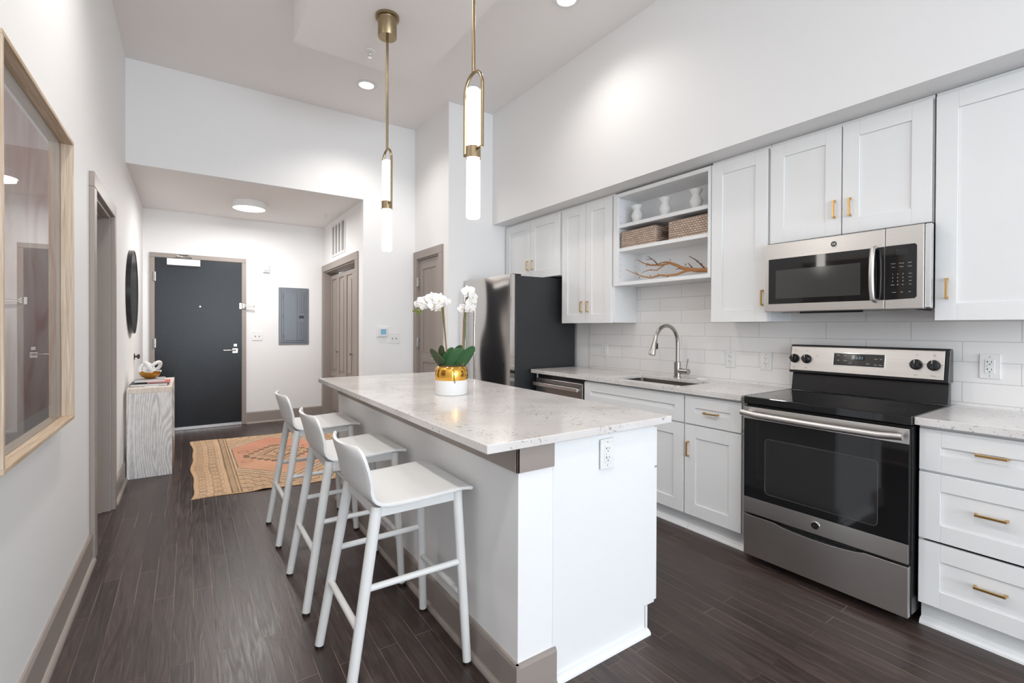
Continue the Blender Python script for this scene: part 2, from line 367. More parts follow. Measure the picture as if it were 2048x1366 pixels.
def text(name, items, m, parent, ax_u, ax_v, depth=.0004):
    # items: (string, origin point (centre), size); laid out along ax_u (reading) and ax_v (up), merged into one mesh
    off = wloc(parent); U = Vector(ax_u); V = Vector(ax_v); N = U.cross(V)
    vs = []; fs = []
    for st, p, sz in items:
        cu = bpy.data.curves.new('t', 'FONT'); cu.body = st; cu.size = sz; cu.align_x = 'CENTER'; cu.align_y = 'CENTER'; cu.resolution_u = 2
        to = bpy.data.objects.new('t', cu); C.objects.link(to)
        bpy.context.view_layer.update()
        me = to.evaluated_get(bpy.context.evaluated_depsgraph_get()).to_mesh()
        b = len(vs)
        vs += [tuple(Vector(p)+U*v.co.x+V*v.co.y+N*depth-off) for v in me.vertices]
        fs += [tuple(i+b for i in f.vertices) for f in me.polygons]
        bpy.data.objects.remove(to); bpy.data.curves.remove(cu)
    me = bpy.data.meshes.new(name); me.from_pydata(vs, [], fs); me.materials.append(m)
    o = bpy.data.objects.new(name, me); C.objects.link(o); o.parent = parent
    return o

# ------------------------------------------------------------------ room dimensions (metres)
XL, XW, XU = -.4487, 3.2046, 2.7504          # left wall, kitchen wall, upper bulkhead face
YB, YH, YS, YR = 7.19, 5.285, 4.408, -8.0    # hall end, header, fridge alcove end, rear
XHR, XJ = 1.607, 2.218
ZC, ZH, ZSF = 3.621, 2.713, 2.416
T = .12
struct('floor', MB().box(XL-.7, XW+T, YR-.1, YB+T, -.1, 0), FLOOR, 'dark brown hardwood plank floor running down the room', 'floor')
struct('ceiling', MB().box(XL-T, XW+T, YR-T, YH+.1, ZC, ZC+.1), CEIL, 'high pale ceiling over the kitchen', 'ceiling')
struct('ceiling_hall', MB().box(XL-T, XHR+T, YH+.1, YB+T, ZH, ZH+.1), CEIL, 'lower ceiling of the entry hall', 'ceiling')
struct('ceiling_bulkhead', MB().box(.623, 1.585, 1.30, 3.695, 3.33, ZC-.001), CEIL, 'dropped ceiling box above the kitchen island', 'ceiling')
DY0, DY1, DZ = 3.535, 4.328, 2.063
struct('wall_left', MB().box(XL-T, XL, YR, -5.4, 0, ZC).box(XL-T, XL, -1.8, DY0, 0, ZC).box(XL-T, XL, -5.4, -1.8, 0, .5).box(XL-T, XL, -5.4, -1.8, 3.1, ZC).box(XL-T, XL, DY1, YB, 0, ZC).box(XL-T, XL, DY0, DY1, DZ, ZC), WALL, 'long white wall on the left with framed print and mirror', 'wall')
struct('wall_hall_end', MB().box(XL-T, XHR+T, YB, YB+T, 0, ZH), WALL, 'white end wall of the hall around the black door', 'wall')
CY0, CY1, CZ = 5.545, 7.085, 2.075
struct('wall_hall_right', MB().box(XHR, XHR+T, YH+.1, CY0, 0, ZH).box(XHR, XHR+T, CY1, YB, 0, ZH).box(XHR, XHR+T, CY0, CY1, CZ, ZH), WALL, 'white hall wall holding the closet doors and vent grille', 'wall')
struct('wall_header', MB().box(XL, XHR, YH, YH+.1, ZH, ZC).box(XHR, XJ+T, YH, YH+.1, 0, ZC), WALL, 'white wall above and beside the hall opening with thermostat', 'wall')
GY0, GY1, GZ = 4.615, 5.195, 2.085
struct('wall_jog', MB().box(XJ, XJ+T, YS+.1, GY0, 0, ZC).box(XJ, XJ+T, GY1, YH, 0, ZC).box(XJ, XJ+T, GY0, GY1, GZ, ZC), WALL, 'short white wall with the taupe closet door', 'wall')
struct('wall_alcove', MB().box(XJ, XW, YS, YS+.1, 0, ZC), WALL, 'white wall behind the refrigerator', 'wall')
struct('wall_kitchen', MB().box(XW+.012, XW+.012+T, YR, YS+.1, 0, ZSF), WALL, 'kitchen wall behind cabinets and appliances', 'wall')
struct('wall_upper_bulkhead', MB().box(XU, XW+T, -.6, YS, ZSF, ZC).box(XW+.012, XW+T, YR, -.6, ZSF, ZC), WALL, 'white upper wall projecting over the wall cabinets', 'wall')
struct('wall_backsplash', MB().box(XW, XW+.011, .0, 3.35, .90, 1.70), TILE, 'white subway tile backsplash along the counter', 'backsplash')
# rear wall with the wide window that lights the room (behind the camera)
struct('wall_rear', MB().box(XL, XW, YR-T, YR, 0, .35).box(XL, XW, YR-T, YR, 3.15, ZC).box(XL, -.35, YR-T, YR, .35, 3.15).box(3.05, XW, YR-T, YR, .35, 3.15), WALL, 'rear wall with a wide window', 'wall')
wf = MB()
for x in (-.35, .76, 1.90, 3.0): wf.box(x, x+.05, YR-.09, YR-.04, .35, 3.15)
for z in (.35, 2.2, 3.10): wf.box(-.35, 3.05, YR-.085, YR-.045, z, z+.05)
struct('window_1', wf, TRIMW, 'white framed wide window in the rear wall', 'window')

wf = MB()  # unseen side window, added to bring fill light onto the kitchen fronts
for y in (-5.4, -4.22, -3.03, -1.85): wf.box(XL-.09, XL-.04, y, y+.05, .5, 3.1)
for z in (.5, 2.2, 3.05): wf.box(XL-.085, XL-.045, -5.4, -1.8, z, z+.05)
struct('added_fill_window', wf, TRIMW, 'added white framed window in the left wall, unseen, for fill light', 'window')

# baseboards with shoe moulding
def board(name, axis, plane, sgn, a, b, label, h=.156, shoe=True):
    """axis 'x': board on a wall of constant x facing sgn; 'y' likewise."""
    t = .014; prof = [(0, 0), (t, 0), (t, h-.012), (t*.55, h), (0, h)]
    mb = MB()
    pts = [(plane+sgn*p, z) for p, z in prof]
    if axis == 'x':
        n = len(pts); mb.add([(p, a, z) for p, z in pts]+[(p, b, z) for p, z in pts], [tuple(range(n)), tuple(range(2*n-1, n-1, -1))]+[(i, i+n, (i+1) % n+n, (i+1) % n) for i in range(n)])
    else: mb.prism(pts, 'y', 0, 0) if False else mb.add([(a, p, z) for p, z in pts]+[(b, p, z) for p, z in pts], [tuple(range(5)), tuple(range(9, 4, -1))]+[(i, i+5, (i+1) % 5+5, (i+1) % 5) for i in range(5)])
    o = struct(name, mb, TAUPE, label, 'baseboard')
    if shoe:
        q = MB(); pr = [(0, 0)]+[(.017*math.cos(k*math.pi/8), .02*math.sin(k*math.pi/8)) for k in range(5)]
        pts = [(plane+sgn*(t+p), z) for p, z in pr]; n = len(pts)
        mk = (lambda u, z, s_: (u, s_, z)) if axis == 'x' else (lambda u, z, s_: (s_, u, z))
        q.add([mk(p, z, a) for p, z in pts]+[mk(p, z, b) for p, z in pts], [tuple(range(n)), tuple(range(2*n-1, n-1, -1))]+[(i, i+n, (i+1) % n+n, (i+1) % n) for i in range(n)])
        q.build('shoe_moulding', TAUPE, o)
    return o
board('baseboard_left', 'x', XL, 1, YR, 3.448, 'taupe baseboard along the left wall before the side doorway')
board('baseboard_left_hall', 'x', XL, 1, 4.415, YB, 'taupe baseboard on the left wall behind the console')
board('baseboard_hall_end', 'y', YB, -1, .64, XHR, 'taupe baseboard under the electrical panel')
board('baseboard_header', 'y', YH, -1, XHR, XJ, 'taupe baseboard below the thermostat')

def casing(axis, plane, sgn, a, b, z, wdt, t, side=None):
    """Door casing: two legs and a head round an opening a..b, up to z."""
    mb = MB()
    p0, p1 = sorted((plane, plane+sgn*t))
    bx = (lambda u0, u1, z0, z1: mb.box(p0, p1, u0, u1, z0, z1)) if axis == 'x' else (lambda u0, u1, z0, z1: mb.box(u0, u1, p0, p1, z0, z1))
    bx(a-wdt, a, 0, z); bx(b, b+wdt, 0, z); bx(a-wdt, b+wdt, z, z+wdt)
    return mb
def lever(parent, base, nrm, along, m=NICKEL, plate=.032, L=.115):
    b = Vector(base); n_ = Vector(nrm); al = Vector(along); mb = MB()
    mb.cyl(b, b+n_*.010, plate, 24); mb.cyl(b, b+n_*.045, .010, 14)
    mb.tube([b+n_*.045-al*.008, b+n_*.047+al*L*.5, b+n_*.045+al*L], [.0085, .0085, .0075], 12)
    return mb.build('lever_handle', m, parent)

# left side doorway (open recess, taupe jambs, slab set back)
d = thing('door_2', (XL, 3.91, 0), 'taupe framed side doorway in the left wall next to the print', 'door', None, 'structure')
casing('x', XL, 1, DY0, DY1, DZ, .085, .024).build('casing', TAUPE, d, .004)
MB().box(XL-T-.03, XL-.0005, DY0, DY0+.018, 0, DZ).box(XL-T-.03, XL-.0005, DY1-.018, DY1, 0, DZ).box(XL-T-.03, XL-.0005, DY0+.018, DY1-.018, DZ-.018, DZ).build('jamb', TAUPE, d, .002)
MB().box(XL-.082, XL-.045, DY1-.030, DY1-.018, 0, DZ-.018).box(XL-.082, XL-.045, DY0+.018, DY0+.030, 0, DZ-.018).box(XL-.082, XL-.045, DY0+.03, DY1-.03, DZ-.03, DZ-.018).build('door_stop', TAUPE, d, .002)
MB().box(XL-T-.005, XL-.083, DY0+.02, DY1-.02, .012, DZ-.02).build('door_leaf', TAUPE, d, .002)

# entry door in the hall end wall
d = thing('door_1', (.125, YB, 0), 'black entry door with door closer at the end of the hall', 'door', None, 'structure')
EX0, EX1, EZ = -.335, .585, 2.135
mb = MB(); t = .022
mb.box(EX0-.05, EX0, YB-t, YB, 0, EZ).box(EX1, EX1+.05, YB-t, YB, 0, EZ).box(EX0-.05, EX1+.05, YB-t, YB, EZ, EZ+.055)
mb.build('frame', TAUPE, d, .004)
MB().box(EX0+.002, EX1-.002, YB-.012, YB-.0005, .022, EZ-.003).build('door_leaf', DOORBLK, d, .002)
q = MB().box(EX0+.002, EX1-.002, YB-.024, YB-.0125, .004, .040)
for i in range(7): q.cyl((EX0+.08+i*.125, YB-.024, .028), (EX0+.08+i*.125, YB-.0265, .028), .005, 8)
tag(q.build('door_sweep', STEELH, d), 'metal door sweep')
cl = MB().box(-.215, .125, YB-.072, YB-.0125, 2.045, 2.125).build('door_closer', WHITE, d, .004)
MB().tube([(.03, YB-.05, 2.128), (.03, YB-.05, 2.150), (-.11, YB-.10, 2.152), (-.115, YB-.10, 2.165)], .009, 10).tube([(-.11, YB-.10, 2.165), (.0, YB-.03, 2.182)], .008, 10).build('closer_arm', NICKEL, cl)
for z in (1.90, 1.09, .28):
    MB().cyl((EX0-.006, YB-.030, z-.055), (EX0-.006, YB-.030, z+.055), .008, 12).box(EX0-.012, EX0+.012, YB-.026, YB-.0225, z-.055, z+.055).build('hinge', NICKEL, d)
MB().cyl((.125, YB-.0125, 1.545), (.125, YB-.017, 1.545), .009, 14).build('peephole', NICKEL, d)
MB().box(.475, .540, YB-.024, YB-.0125, .945, 1.010).build('lever_rose', NICKEL, d, .003)
MB().tube([(.508, YB-.024, .985), (.508, YB-.065, .985), (.49, YB-.068, .985), (.375, YB-.066, .985)], .009, 12).build('lever_handle', NICKEL, d)
MB().box(.490, .530, YB-.022, YB-.0125, 1.030, 1.068).build('deadbolt', NICKEL, d, .003)
MB().box(.555, .583, YB-.026, YB-.0125, 1.525, 1.605).box(.590, .612, YB-.040, YB-.0225, 1.535, 1.595).tube([(.60, YB-.05, 1.575), (.72, YB-.06, 1.575), (.728, YB-.06, 1.565), (.72, YB-.06, 1.555), (.60, YB-.05, 1.555)], .005, 8).build('swing_latch', NICKEL, d, .002)

# taupe shaker closet door in the short wall
def shaker_y(x, y0, y1, z0, z1, t, rail, sgn=-1, depth=.008, mid=None, bead=.0):
    """Recess panel slab on constant x, front face at x facing sgn."""
    mb = MB(); xb = x-sgn*t; xp = x-sgn*depth
    def b(ya, yb, za, zb): mb.box(min(x, xb), max(x, xb), ya, yb, za, zb)
    b(y0, y0+rail, z0, z1); b(y1-rail, y1, z0, z1)
    zs = [z0, z1] if mid is None else [z0, mid, z1]
    b(y0+rail, y1-rail, z0, z0+rail); b(y0+rail, y1-rail, z1-rail, z1)
    if mid: b(y0+rail, y1-rail, mid-rail/2, mid+rail/2)
    segs = [(z0+rail, z1-rail)] if mid is None else [(z0+rail, mid-rail/2), (mid+rail/2, z1-rail)]
    for za, zb in segs: mb.box(min(xp, xb), max(xp, xb), y0+rail, y1-rail, za, zb)
    return mb
d = thing('door_3', (XJ, 4.9, 0), 'taupe shaker door beside the refrigerator', 'door', None, 'structure')
casing('x', XJ, -1, GY0, GY1, GZ, .088, .02).build('casing', TAUPE, d, .003)
MB().box(XJ+.0005, XJ+.10, GY0, GY0+.014, 0, GZ).box(XJ+.0005, XJ+.10, GY1-.014, GY1, 0, GZ).box(XJ+.0005, XJ+.10, GY0+.014, GY1-.014, GZ-.014, GZ).build('jamb', TAUPE, d)
shaker_y(XJ+.012, GY0+.017, GY1-.017, .01, GZ-.018, .035, .105, mid=.95).build('door_leaf', TAUPE, d, .002)
for z in (1.82, 1.115, .30): MB().cyl((XJ-.012, GY1-.012, z-.05), (XJ-.012, GY1-.012, z+.05), .008, 10).box(XJ-.008, XJ+.011, GY1-.034, GY1-.010, z-.05, z+.05).build('hinge', NICKEL, d)
lever(d, (XJ+.012, 4.69, .955), (-1, 0, 0), (0, 1, 0))

# closet bifold doors in the hall right wall
d = thing('door_4', (XHR, 6.31, 0), 'taupe bifold closet doors in the hall right wall', 'door', None, 'structure')
casing('x', XHR, -1, CY0, CY1, CZ, .088, .02).build('casing', TAUPE, d, .003)
MB().box(XHR+.0005, XHR+.19, CY0, CY0+.014, 0, CZ).box(XHR+.0005, XHR+.19, CY1-.014, CY1, 0, CZ).box(XHR+.0005, XHR+.19, CY0+.014, CY1-.014, CZ-.014, CZ).build('jamb', TAUPE, d)
MB().box(XHR+.085, XHR+.115, CY0+.02, CY1-.02, CZ-.045, CZ-.0145).build('track', CHROME, d)
lw = (CY1-CY0-.04)/4
for i in range(4):
    y0 = CY0+.02+i*lw
    lf = shaker_y(XHR+.08, y0+.002, y0+lw-.002, .015, CZ-.055, .032, .06, depth=.012, mid=.62)
    # vertical raised centre in the panel
    lf.box(XHR+.083, XHR+.10, y0+.10, y0+lw-.10, .12, .54).box(XHR+.083, XHR+.10, y0+.10, y0+lw-.10, .70, CZ-.17)
    leaf = lf.build('door_leaf', TAUPE, d, .003)
    if i in (1, 2): MB().lathe([(.006, 0), (.007, -.02), (.017, -.026), (.018, -.035), (0, -.04)], (XHR+.08, y0+(lw-.035 if i == 2 else .035), .955), 14, 'x').build('knob', NICKEL, leaf)
MB().box(XHR+.25, XHR+.26, CY0-.1, CY1+.1, 0, CZ+.1).build('closet_back', WALL, d)

# ------------------------------------------------------------------ wall and ceiling fittings
def outlet(loc, nrm, label, group='outlets', wide=.075, h=.118, kind='duplex'):
    """Cover plate centred at loc, facing nrm (unit axis vector)."""
    n_ = Vector(nrm); u = Vector((0, 0, 1)).cross(n_); z = Vector((0, 0, 1)); c = Vector(loc)
    o = thing('outlet' if kind != 'switch' else 'light_switch', loc, label, 'outlet' if kind != 'switch' else 'light switch', group)
    def bx(mb, a, b, c0, c1, d0, d1):
        p = [c+u*x+z*y+n_*w_ for w_ in (d0, d1) for y in (c0, c1) for x in (a, b)]
        mb.add(p, [(0, 2, 3, 1), (4, 5, 7, 6), (0, 1, 5, 4), (2, 6, 7, 3), (0, 4, 6, 2), (1, 3, 7, 5)])
    mb = MB(); bx(mb, -wide/2, wide/2, -h/2, h/2, .0005, .006); mb.build('cover_plate', WHITE, o, .002)
    if kind == 'switch':
        k = round(wide/.058)
        for i in range(k):
            cx = (i-(k-1)/2)*.046
            mb = MB(); bx(mb, cx-.005, cx+.005, -.012, .012, .006, .0075); mb.build('switch_slot', PRINTK, o)
            mb = MB(); bx(mb, cx-.0045, cx+.0045, -.001, .011, .0075, .016); mb.build('toggle', WHITE, o, .001)
        return o
    mb = MB(); bx(mb, -.017, .017, -.034, .034, .006, .0085); mb.build('receptacle', WHITE, o, .0008)
    mb = MB()
    for zc in (.018, -.018):
        bx(mb, -.0085, -.0062, zc-.001, zc+.009, .0085, .0089); bx(mb, -.0115, -.0085, zc+.003, zc+.0055, .0085, .0089)
        bx(mb, .0055, .0075, zc-.001, zc+.008, .0085, .0089); bx(mb, -.0025, .0025, zc-.010, zc-.006, .0085, .0089)
    if kind == 'gfci': bx(mb, -.012, -.010, -.001, .002, .0085, .0089)
    mb.build('slots', PRINTK, o)
    if kind == 'gfci':
        mb = MB(); bx(mb, -.007, .007, .0008, .005, .0085, .0096); bx(mb, -.007, .007, -.005, -.0008, .0085, .0096); mb.build('test_button', WHITE, o)
    for zc in (.046, -.046): MB().cyl(c+z*zc+n_*.006, c+z*zc+n_*.0068, .0026, 10).build('screw', NICKEL, o)
    return o
outlet((XW-.0005, 3.145, 1.085), (-1, 0, 0), 'white outlet on the tile near the refrigerator')
outlet((XW-.0005, 1.908, 1.075), (-1, 0, 0), 'white outlet on the tile just right of the faucet')
outlet((XW-.0005, 1.655, 1.075), (-1, 0, 0), 'white outlet on the tile between faucet outlet and range', kind='gfci')
outlet((XW-.0005, .582, 1.116), (-1, 0, 0), 'white wide-plate outlet on the tile right of the range', kind='gfci')
outlet((1.365, 1.3295, .80), (0, -1, 0), 'white outlet on the end panel of the island', kind='gfci')
outlet((1.966, YH-.0005, 1.168), (0, -1, 0), 'white double light switch beside the thermostat', 'light switches', .128, .118, 'switch')
outlet((.766, YB-.0005, 1.168), (0, -1, 0), 'white double light switch right of the black entry door', 'light switches', .125, .12, 'switch')

o = thing('thermostat', (1.822, YH, 1.24), 'white thermostat with small blue screen on the wall', 'thermostat')
MB().box(1.752, 1.892, YH-.010, YH-.0005, 1.178, 1.302).build('back_plate', WHITE, o, .004)
MB().box(1.778, 1.872, YH-.028, YH-.010, 1.188, 1.285).build('body', WHITE, o, .005)
MB().box(1.798, 1.862, YH-.030, YH-.028, 1.210, 1.272).build('screen', LCD, o, .001)

o = thing('door_chime', (.870, YB, 2.09), 'small white wall sounder above the light switch by the entry', 'alarm')
MB().box(.832, .908, YB-.035, YB-.0005, 2.030, 2.150).build('body', WHITE, o, .004)
MB().box(.846, .894, YB-.037, YB-.035, 2.043, 2.060).build('grille', CARDG, o)
MB().box(.882, .892, YB-.037, YB-.035, 2.098, 2.112).build('lens', CARDG, o)

# electrical panel
o = thing('electrical_panel', (1.22, YB, 1.05), 'grey metal breaker panel on the hall end wall', 'electrical panel')
PX0, PX1, PZ0, PZ1 = 1.026, 1.413, 1.046, 1.836
MB().box(PX0, PX1, YB-.012, YB-.0005, PZ0, PZ1).build('cover', PANELG, o, .005)
q = MB(); q.box(PX0+.035, PX1-.035, YB-.022, YB-.012, PZ0+.03, PZ1-.03); q.build('raised_tray', PANELG, o, .008, 3)
dr = MB().box(PX0+.06, PX1-.058, YB-.030, YB-.022, PZ0+.055, PZ1-.058).build('panel_door', PANELG, o, .006, 3)
q = MB()
for xx in (PX0+.222, PX0+.262, PX0+.292):
    if xx < PX0+.23: q.box(xx, xx+.018, YB-.036, YB-.030, PZ0+.06, PZ1-.064)
    else:
        q.box(xx, xx+.02, YB-.037, YB-.030, PZ0+.06, PZ0+.32); q.box(xx, xx+.02, YB-.037, YB-.030, PZ0+.445, PZ1-.066)
q.build('rib', PANELG, dr, .003)
MB().box(PX0+.258, PX0+.318, YB-.034, YB-.030, PZ0+.365, PZ0+.405).build('latch', BLACK, dr, .002)
for xx in (PX0+.017, PX1-.017):
    for zz in (PZ0+.04, PZ0+.395, PZ1-.045): MB().ball((xx, YB-.0125, zz), .006, .004, .006, 10, 6).build('screw', NICKEL, o)
for zz in (PZ0+.12, PZ0+.39, PZ0+.66): MB().cyl((PX0+.056, YB-.028, zz-.014), (PX0+.056, YB-.028, zz+.014), .006, 10).build('hinge', PANELG, o)

# return air grille
o = thing('vent_grille', (XHR, 6.33, 2.44), 'white louvred air grille above the closet doors', 'vent')
VY0, VY1, VZ0, VZ1 = 6.0, 6.66, 2.228, 2.658
MB().box(XHR-.010, XHR-.0005, VY0, VY0+.03, VZ0, VZ1).box(XHR-.010, XHR-.0005, VY1-.03, VY1, VZ0, VZ1).box(XHR-.010, XHR-.0005, VY0+.03, VY1-.03, VZ0, VZ0+.03).box(XHR-.010, XHR-.0005, VY0+.03, VY1-.03, VZ1-.03, VZ1).build('frame', WHITE, o, .002)
MB().box(XHR-.0015, XHR-.0005, VY0+.03, VY1-.03, VZ0+.03, VZ1-.03).build('backing', TAUPE, o)
q = MB()
for i in range(24):
    z = VZ0+.036+i*.0155; q.quadbox((XHR-.009, VY0+.03, z), (XHR-.009, VY1-.03, z), (XHR-.002, VY1-.03, z+.010), (XHR-.002, VY0+.03, z+.010), (0, 0, .0022))
q.build('louvres', WHITE, o)
q = MB()
for i in range(1, 4):
    y = VY0+.03+i*.15; q.box(XHR-.0105, XHR-.009, y-.03, y+.03, VZ0+.03, VZ1-.03)
q.build('mullion', WHITE, o)

# sprinkler heads
def sprinkler(x, y, z, label):
    o = thing('sprinkler_head', (x, y, z), label, 'sprinkler', 'sprinkler heads')
    MB().lathe([(.0, 0), (.038, 0), (.036, -.006), (.022, -.008), (.0, -.008)], (x, y, z-.0005), 24).build('escutcheon', WHITE, o)
    MB().cyl((x, y, z-.008), (x, y, z-.022), .008, 12).tube([(x-.010, y, z-.020), (x-.011, y, z-.036), (x, y, z-.046), (x+.011, y, z-.036), (x+.010, y, z-.020)], .003, 8).lathe([(0, 0), (.014, 0), (.014, -.002), (0, -.002)], (x, y, z-.047), 14).build('nozzle', CHROME, o)
sprinkler(1.107, 3.484, 3.33, 'small sprinkler head on the dropped ceiling box beside the pendant')
sprinkler(1.43, 6.24, ZH, 'small sprinkler head on the hall ceiling near the grille')
# recessed lights
for cx, cy, lb in ((1.415, 4.56, 'glowing recessed ceiling light beyond the dropped box'), (2.21, 2.56, 'glowing recessed ceiling light at the top edge of the view')):
    o = thing('recessed_light', (cx, cy, ZC), lb, 'ceiling light', 'recessed ceiling lights')
    MB().lathe([(.066, 0), (.098, 0), (.096, -.006), (.070, -.007), (.066, -.003)], (cx, cy, ZC-.0005), 32).build('trim_ring', TRIMW, o)
    MB().lathe([(0, 0), (.067, 0), (.067, -.003), (0, -.003)], (cx, cy, ZC-.0008), 32).build('lens', LED, o)
# flush hall light
o = thing('flush_ceiling_light', (.575, 6.16, ZH), 'round white drum light on the hall ceiling', 'ceiling light')
MB().lathe([(0, 0), (.168, 0), (.170, -.005), (.170, -.072), (.162, -.076), (.160, -.068), (0, -.068)], (.575, 6.16, ZH-.0005), 40).build('drum', WHITE, o)
MB().lathe([(0, 0), (.156, 0), (.150, -.010), (0, -.014)], (.575, 6.16, ZH-.069), 40).build('diffuser', LED, o)

# ------------------------------------------------------------------ pendants
def pendant(x, y, label):
    ZB = 3.33
    o = thing('pendant_light', (x, y, ZB), label, 'pendant light', 'brass pendants above the island')
    MB().lathe([(0, 0), (.076, 0), (.076, -.018), (.062, -.020), (.060, -.026), (.060, -.135), (.058, -.138), (0, -.138)], (x, y, ZB-.0005), 40).build('canopy', BRASS, o)
    MB().cyl((x, y, ZB-.138), (x, y, 2.89), .0085, 14).cyl((x, y, 2.885), (x, y, 2.46), .0085, 14).cyl((x, y, 2.893), (x, y, 2.882), .0078, 14).build('rod', BRASS, o)
    hw = .080; path = [(x, y-hw, 2.103), (x, y-hw, 2.38)]
    for k in range(1, 16):
        a = math.pi*k/16; path.append((x, y-hw*math.cos(a), 2.38+hw*math.sin(a)))
    path += [(x, y+hw, 2.38), (x, y+hw, 2.103)]
    MB().tube(path, .0075, 12).cyl((x, y-hw-.004, 2.105), (x, y-.028, 2.105), .0065, 12).cyl((x, y+hw+.004, 2.105), (x, y+.028, 2.105), .0065, 12).build('arch', BRASS, o)
    MB().lathe([(.029, 0), (.0345, 0), (.0345, .052), (.029, .052)], (x, y, 2.068), 32).build('collar', BRASS, o)
    for z0, z1 in ((2.120, 2.386), (1.795, 2.067)):
        MB().lathe([(0, 0), (.026, 0), (.0315, .006), (.0315, z1-z0-.006), (.026, z1-z0), (0, z1-z0)], (x, y, z0), 28).build('glass_tube', TUBE, o)
    return o
pendant(1.078, 1.895, 'brass arch pendant with glowing tubes, the nearer and larger one above the island')
pendant(1.078, 3.035, 'brass arch pendant with glowing tubes, the farther one with its canopy in view')

# ------------------------------------------------------------------ cabinets
XF = 2.914            # face of upper doors
XB = 2.6294           # face of base doors
def pull(parent, p, axis, L=.092, out=.028, m=GOLD):
    """Square bar pull: p = centre on the door face (face points to -x)."""
    x, y, z = p; h = .0048; mb = MB()
    if axis == 'z':
        mb.box(x-out, x-out+.0085, y-h, y+h, z-L/2, z+L/2)
        for s in (-1, 1): mb.prism([(x-.0002, z+s*(L/2+.004)), (x-.0002, z+s*(L/2-.006)), (x-out+.008, z+s*(L/2-.010)), (x-out, z+s*L/2)], 'y', y-h, y+h)
    else:
        mb.box(x-out, x-out+.0085, y-L/2, y+L/2, z-h, z+h)
        for s in (-1, 1): mb.prism([(x-.0002, y+s*(L/2+.004)), (x-.0002, y+s*(L/2-.006)), (x-out+.008, y+s*(L/2-.010)), (x-out, y+s*L/2)], 'z', z-h, z+h)
    return mb.build('handle', m, parent, .0012)
def door(parent, x, y0, y1, z0, z1, handle=None, rail=.078, name='door'):
    o = shaker_y(x, y0, y1, z0, z1, .019, rail).build(name, CAB, parent, .0015)
    if handle: pull(o, (x, handle[0], handle[1]), handle[2])
    return o
def upper(label, y0, y1, z0, z1, doors, name='wall_cabinet', z_top=2.395):
    o = thing(name, (XF, (y0+y1)/2, z0), label, 'cabinet', 'white shaker wall cabinets')
    MB().box(XF+.020, XW-.001, y0, y1, z0+.003, z_top+.018).build('cabinet_box', CAB, o, .001)
    for dd in doors: door(o, XF, *dd)
    return o
upper('white two-door wall cabinet above the refrigerator', 3.437, 4.405, 1.79, 2.395,
      [(3.463, 3.922, 1.795, 2.392, (3.885, 1.936, 'z')), (3.926, 4.385, 1.795, 2.392, (3.969, 1.938, 'z'))])
upper('tall white two-door wall cabinet between refrigerator and open shelves', 2.772, 3.435, 1.337, 2.395,
      [(2.795, 3.106, 1.337, 2.392, (3.071, 1.482, 'z')), (3.110, 3.425, 1.337, 2.392, (3.150, 1.482, 'z'))])
upper('narrow one-door white wall cabinet between open shelves and microwave', 1.496, 1.884, 1.337, 2.395,
      [(1.505, 1.880, 1.337, 2.392, (1.530, 1.484, 'z'))])
upper('short white two-door wall cabinet above the microwave', .729, 1.492, 1.80, 2.395,
      [(.733, 1.106, 1.806, 2.392, (1.067, 1.945, 'z')), (1.112, 1.488, 1.806, 2.392, (1.141, 1.947, 'z'))])
upper('tall white wall cabinet at the far right beyond the microwave', .235, .722, 1.337, 2.395,
      [(.238, .719, 1.337, 2.392, (.674, 1.485, 'z'))])
# open shelf unit
o = thing('open_shelf_cabinet', (XF, 2.33, 1.64), 'white open-shelf wall cabinet above the sink', 'cabinet')
OY0, OY1 = 1.886, 2.770
MB().box(XF, XF+.02, OY1-.046, OY1, 1.64, 2.395).box(XF, XF+.02, OY0, OY0+.022, 1.64, 2.395).box(XF, XF+.02, OY0+.022, OY1-.046, 2.365, 2.395).box(XF, XF+.02, OY0+.022, OY1-.046, 1.64, 1.668).build('face_frame', CAB, o, .0015)
MB().box(XF+.021, XW-.001, OY1-.03, OY1, 1.645, 2.40).box(XF+.021, XW-.001, OY0, OY0+.016, 1.645, 2.40).box(XF+.021, XW-.001, OY0+.016, OY1-.03, 2.367, 2.40).box(XF+.021, XW-.001, OY0+.016, OY1-.03, 1.65, 1.668).box(XW-.02, XW-.001, OY0+.016, OY1-.03, 1.668, 2.367).build('cabinet_box', CABIN, o)
MB().box(XF+.021, XW-.021, OY0+.017, OY1-.031, 2.117, 2.145).build('shelf', CABIN, o, .001)
MB().box(XF+.021, XW-.021, OY0+.017, OY1-.031, 1.922, 1.950).build('shelf', CABIN, o, .001)
q = MB()
for z in (1.72, 1.77, 1.82, 1.87, 1.99, 2.04, 2.17, 2.22): 
    for x in (XF+.05, XW-.06): q.cyl((x, OY1-.0305, z), (x, OY1-.0302, z), .003, 8)
q.build('shelf_pin_holes', PRINTK, o)

